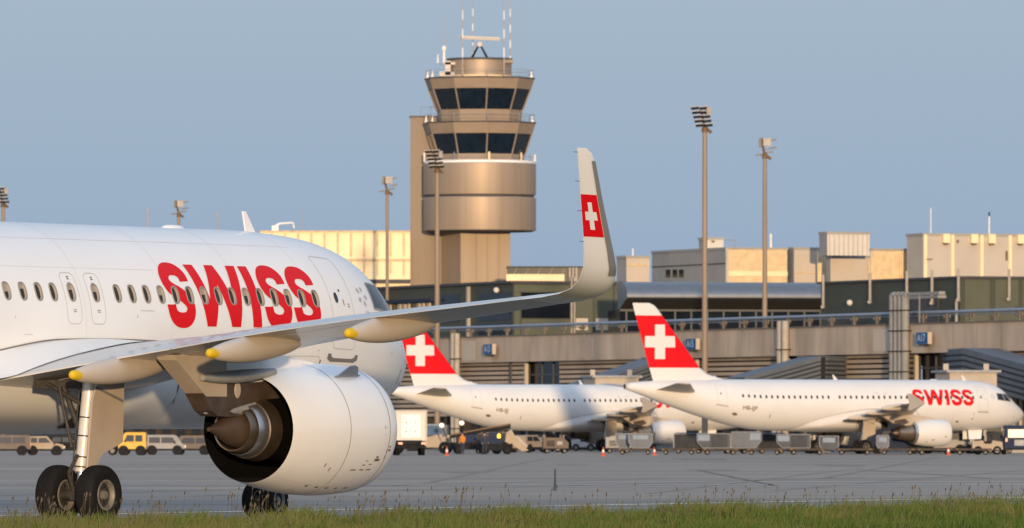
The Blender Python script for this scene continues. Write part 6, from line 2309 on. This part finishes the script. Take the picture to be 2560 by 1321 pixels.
def grass_mat(name, stops):
    m = bpy.data.materials.new(name)
    m.use_nodes = True
    t = m.node_tree
    p = t.nodes['Principled BSDF']
    a = t.nodes.new('ShaderNodeAttribute')
    a.attribute_name = 'tint'
    r = t.nodes.new('ShaderNodeValToRGB')
    r.color_ramp.elements[0].color = (*stops[0], 1)
    r.color_ramp.elements[1].color = (*stops[-1], 1)
    for i, s in enumerate(stops[1:-1]):
        e = r.color_ramp.elements.new((i + 1) / (len(stops) - 1))
        e.color = (*s, 1)
    t.links.new(a.outputs['Fac'], r.inputs[0])
    t.links.new(r.outputs[0], p.inputs['Base Color'])
    p.inputs['Roughness'].default_value = .7
    p.inputs['Specular IOR Level'].default_value = .2
    return m
gm = grass_mat('verge grass', [(.13, .105, .05), (.115, .112, .036), (.085, .110, .022), (.048, .088, .012)])
hm = grass_mat('seed heads', [(.05, .042, .032), (.10, .085, .055)])
def tufts(n):
    """ragged tussocks near the edge of the verge, taller towards the right"""
    tx = rng.uniform(-11, 14, n)
    te = edge_d(tx)
    td = te - rng.random(n) ** 1.6 * 26 - .2
    out = []
    X, D, Hh, T = [], [], [], []
    for x, d in zip(tx, td):
        k = int(rng.integers(30, 120))
        r = rng.uniform(.10, .38)
        hh = rng.uniform(.16, .54) * (1.25 if x > 9.5 else 1) * (.85 if x < -5 else 1)
        X.append(x + rng.normal(0, r, k)); D.append(d + rng.normal(0, r, k))
        Hh.append(hh * (.45 + .6 * rng.random(k))); T.append(np.full(k, rng.uniform(.25, .95)) + rng.normal(0, .1, k))
    X, D, Hh, T = map(np.concatenate, (X, D, Hh, T))
    m = X.size
    a = rng.random(m) * math.pi * 2
    l = (.15 + .5 * rng.random(m)) * Hh
    dx, dy = np.cos(a) * l + .12 * Hh, np.sin(a) * l
    w = .005 + .009 * rng.random(m)
    base = np.stack([X, D, np.full(m, -.012)], 1)
    off = np.stack([w, w * 0, w * 0], 1)
    mid = base + np.stack([dx * .3, dy * .3, Hh * .62], 1)
    top = base + np.stack([dx, dy, Hh * .97], 1)
    V = np.stack([base - off, base + off, mid + off * .8, mid - off * .8, top], 1)
    i = np.arange(m)[:, None] * 5
    return V.reshape(-1, 3), i + np.array([[0, 1, 2, 3]]), i + np.array([[3, 2, 4]]), np.repeat(T, 5), m
grass_object('grass', [blades(100000, .06, .27, .9, .45, 114, 34), blades(9000, .16, .46, .75, .34, 114, 28), tufts(330)], gm)
def heads(n):
    d = 122 + 90 * rng.random(n * 3)
    x = (rng.random(n * 3) * 2 - 1) * (1350 / FPX) * d
    ed = edge_d(x)
    keep = (d < ed) & (d > ed - 24)
    cl = np.sin(x * 2.3 + 1) * np.sin(x * .9 + d * .15)
    keep &= rng.random(d.size) < .35 + .5 * cl
    d, x = d[keep][:n], x[keep][:n]
    n = d.size
    h = .24 + .46 * rng.random(n) ** 1.3
    lx = .10 * h + rng.normal(0, .06, n)
    ly = rng.normal(0, .06, n)
    b0 = np.stack([x, d, np.zeros(n)], 1)
    top = b0 + np.stack([lx, ly, h], 1)
    w = .0022
    hw = .010 + .008 * rng.random(n)
    hl = .07 + .05 * rng.random(n)
    e = np.array([1., 0, 0])
    V = np.stack([b0 - e * w, b0 + e * w, top + e * w, top - e * w, top + np.stack([lx * .25, ly * .2, hl], 1),
                  top + np.stack([lx * .1 - hw, ly * 0, hl * .45], 1), top + np.stack([lx * .1 + hw, ly * 0, hl * .45], 1)], 1)
    i = np.arange(n)[:, None] * 7
    Q = np.concatenate([i + np.array([[0, 1, 2, 3]]), i + np.array([[3, 6, 4, 5]])])
    T = np.zeros((0, 3), int)
    return V.reshape(-1, 3), Q, T, np.repeat(rng.random(n), 7), n
grass_object('seed_grass', [heads(2000)], hm)
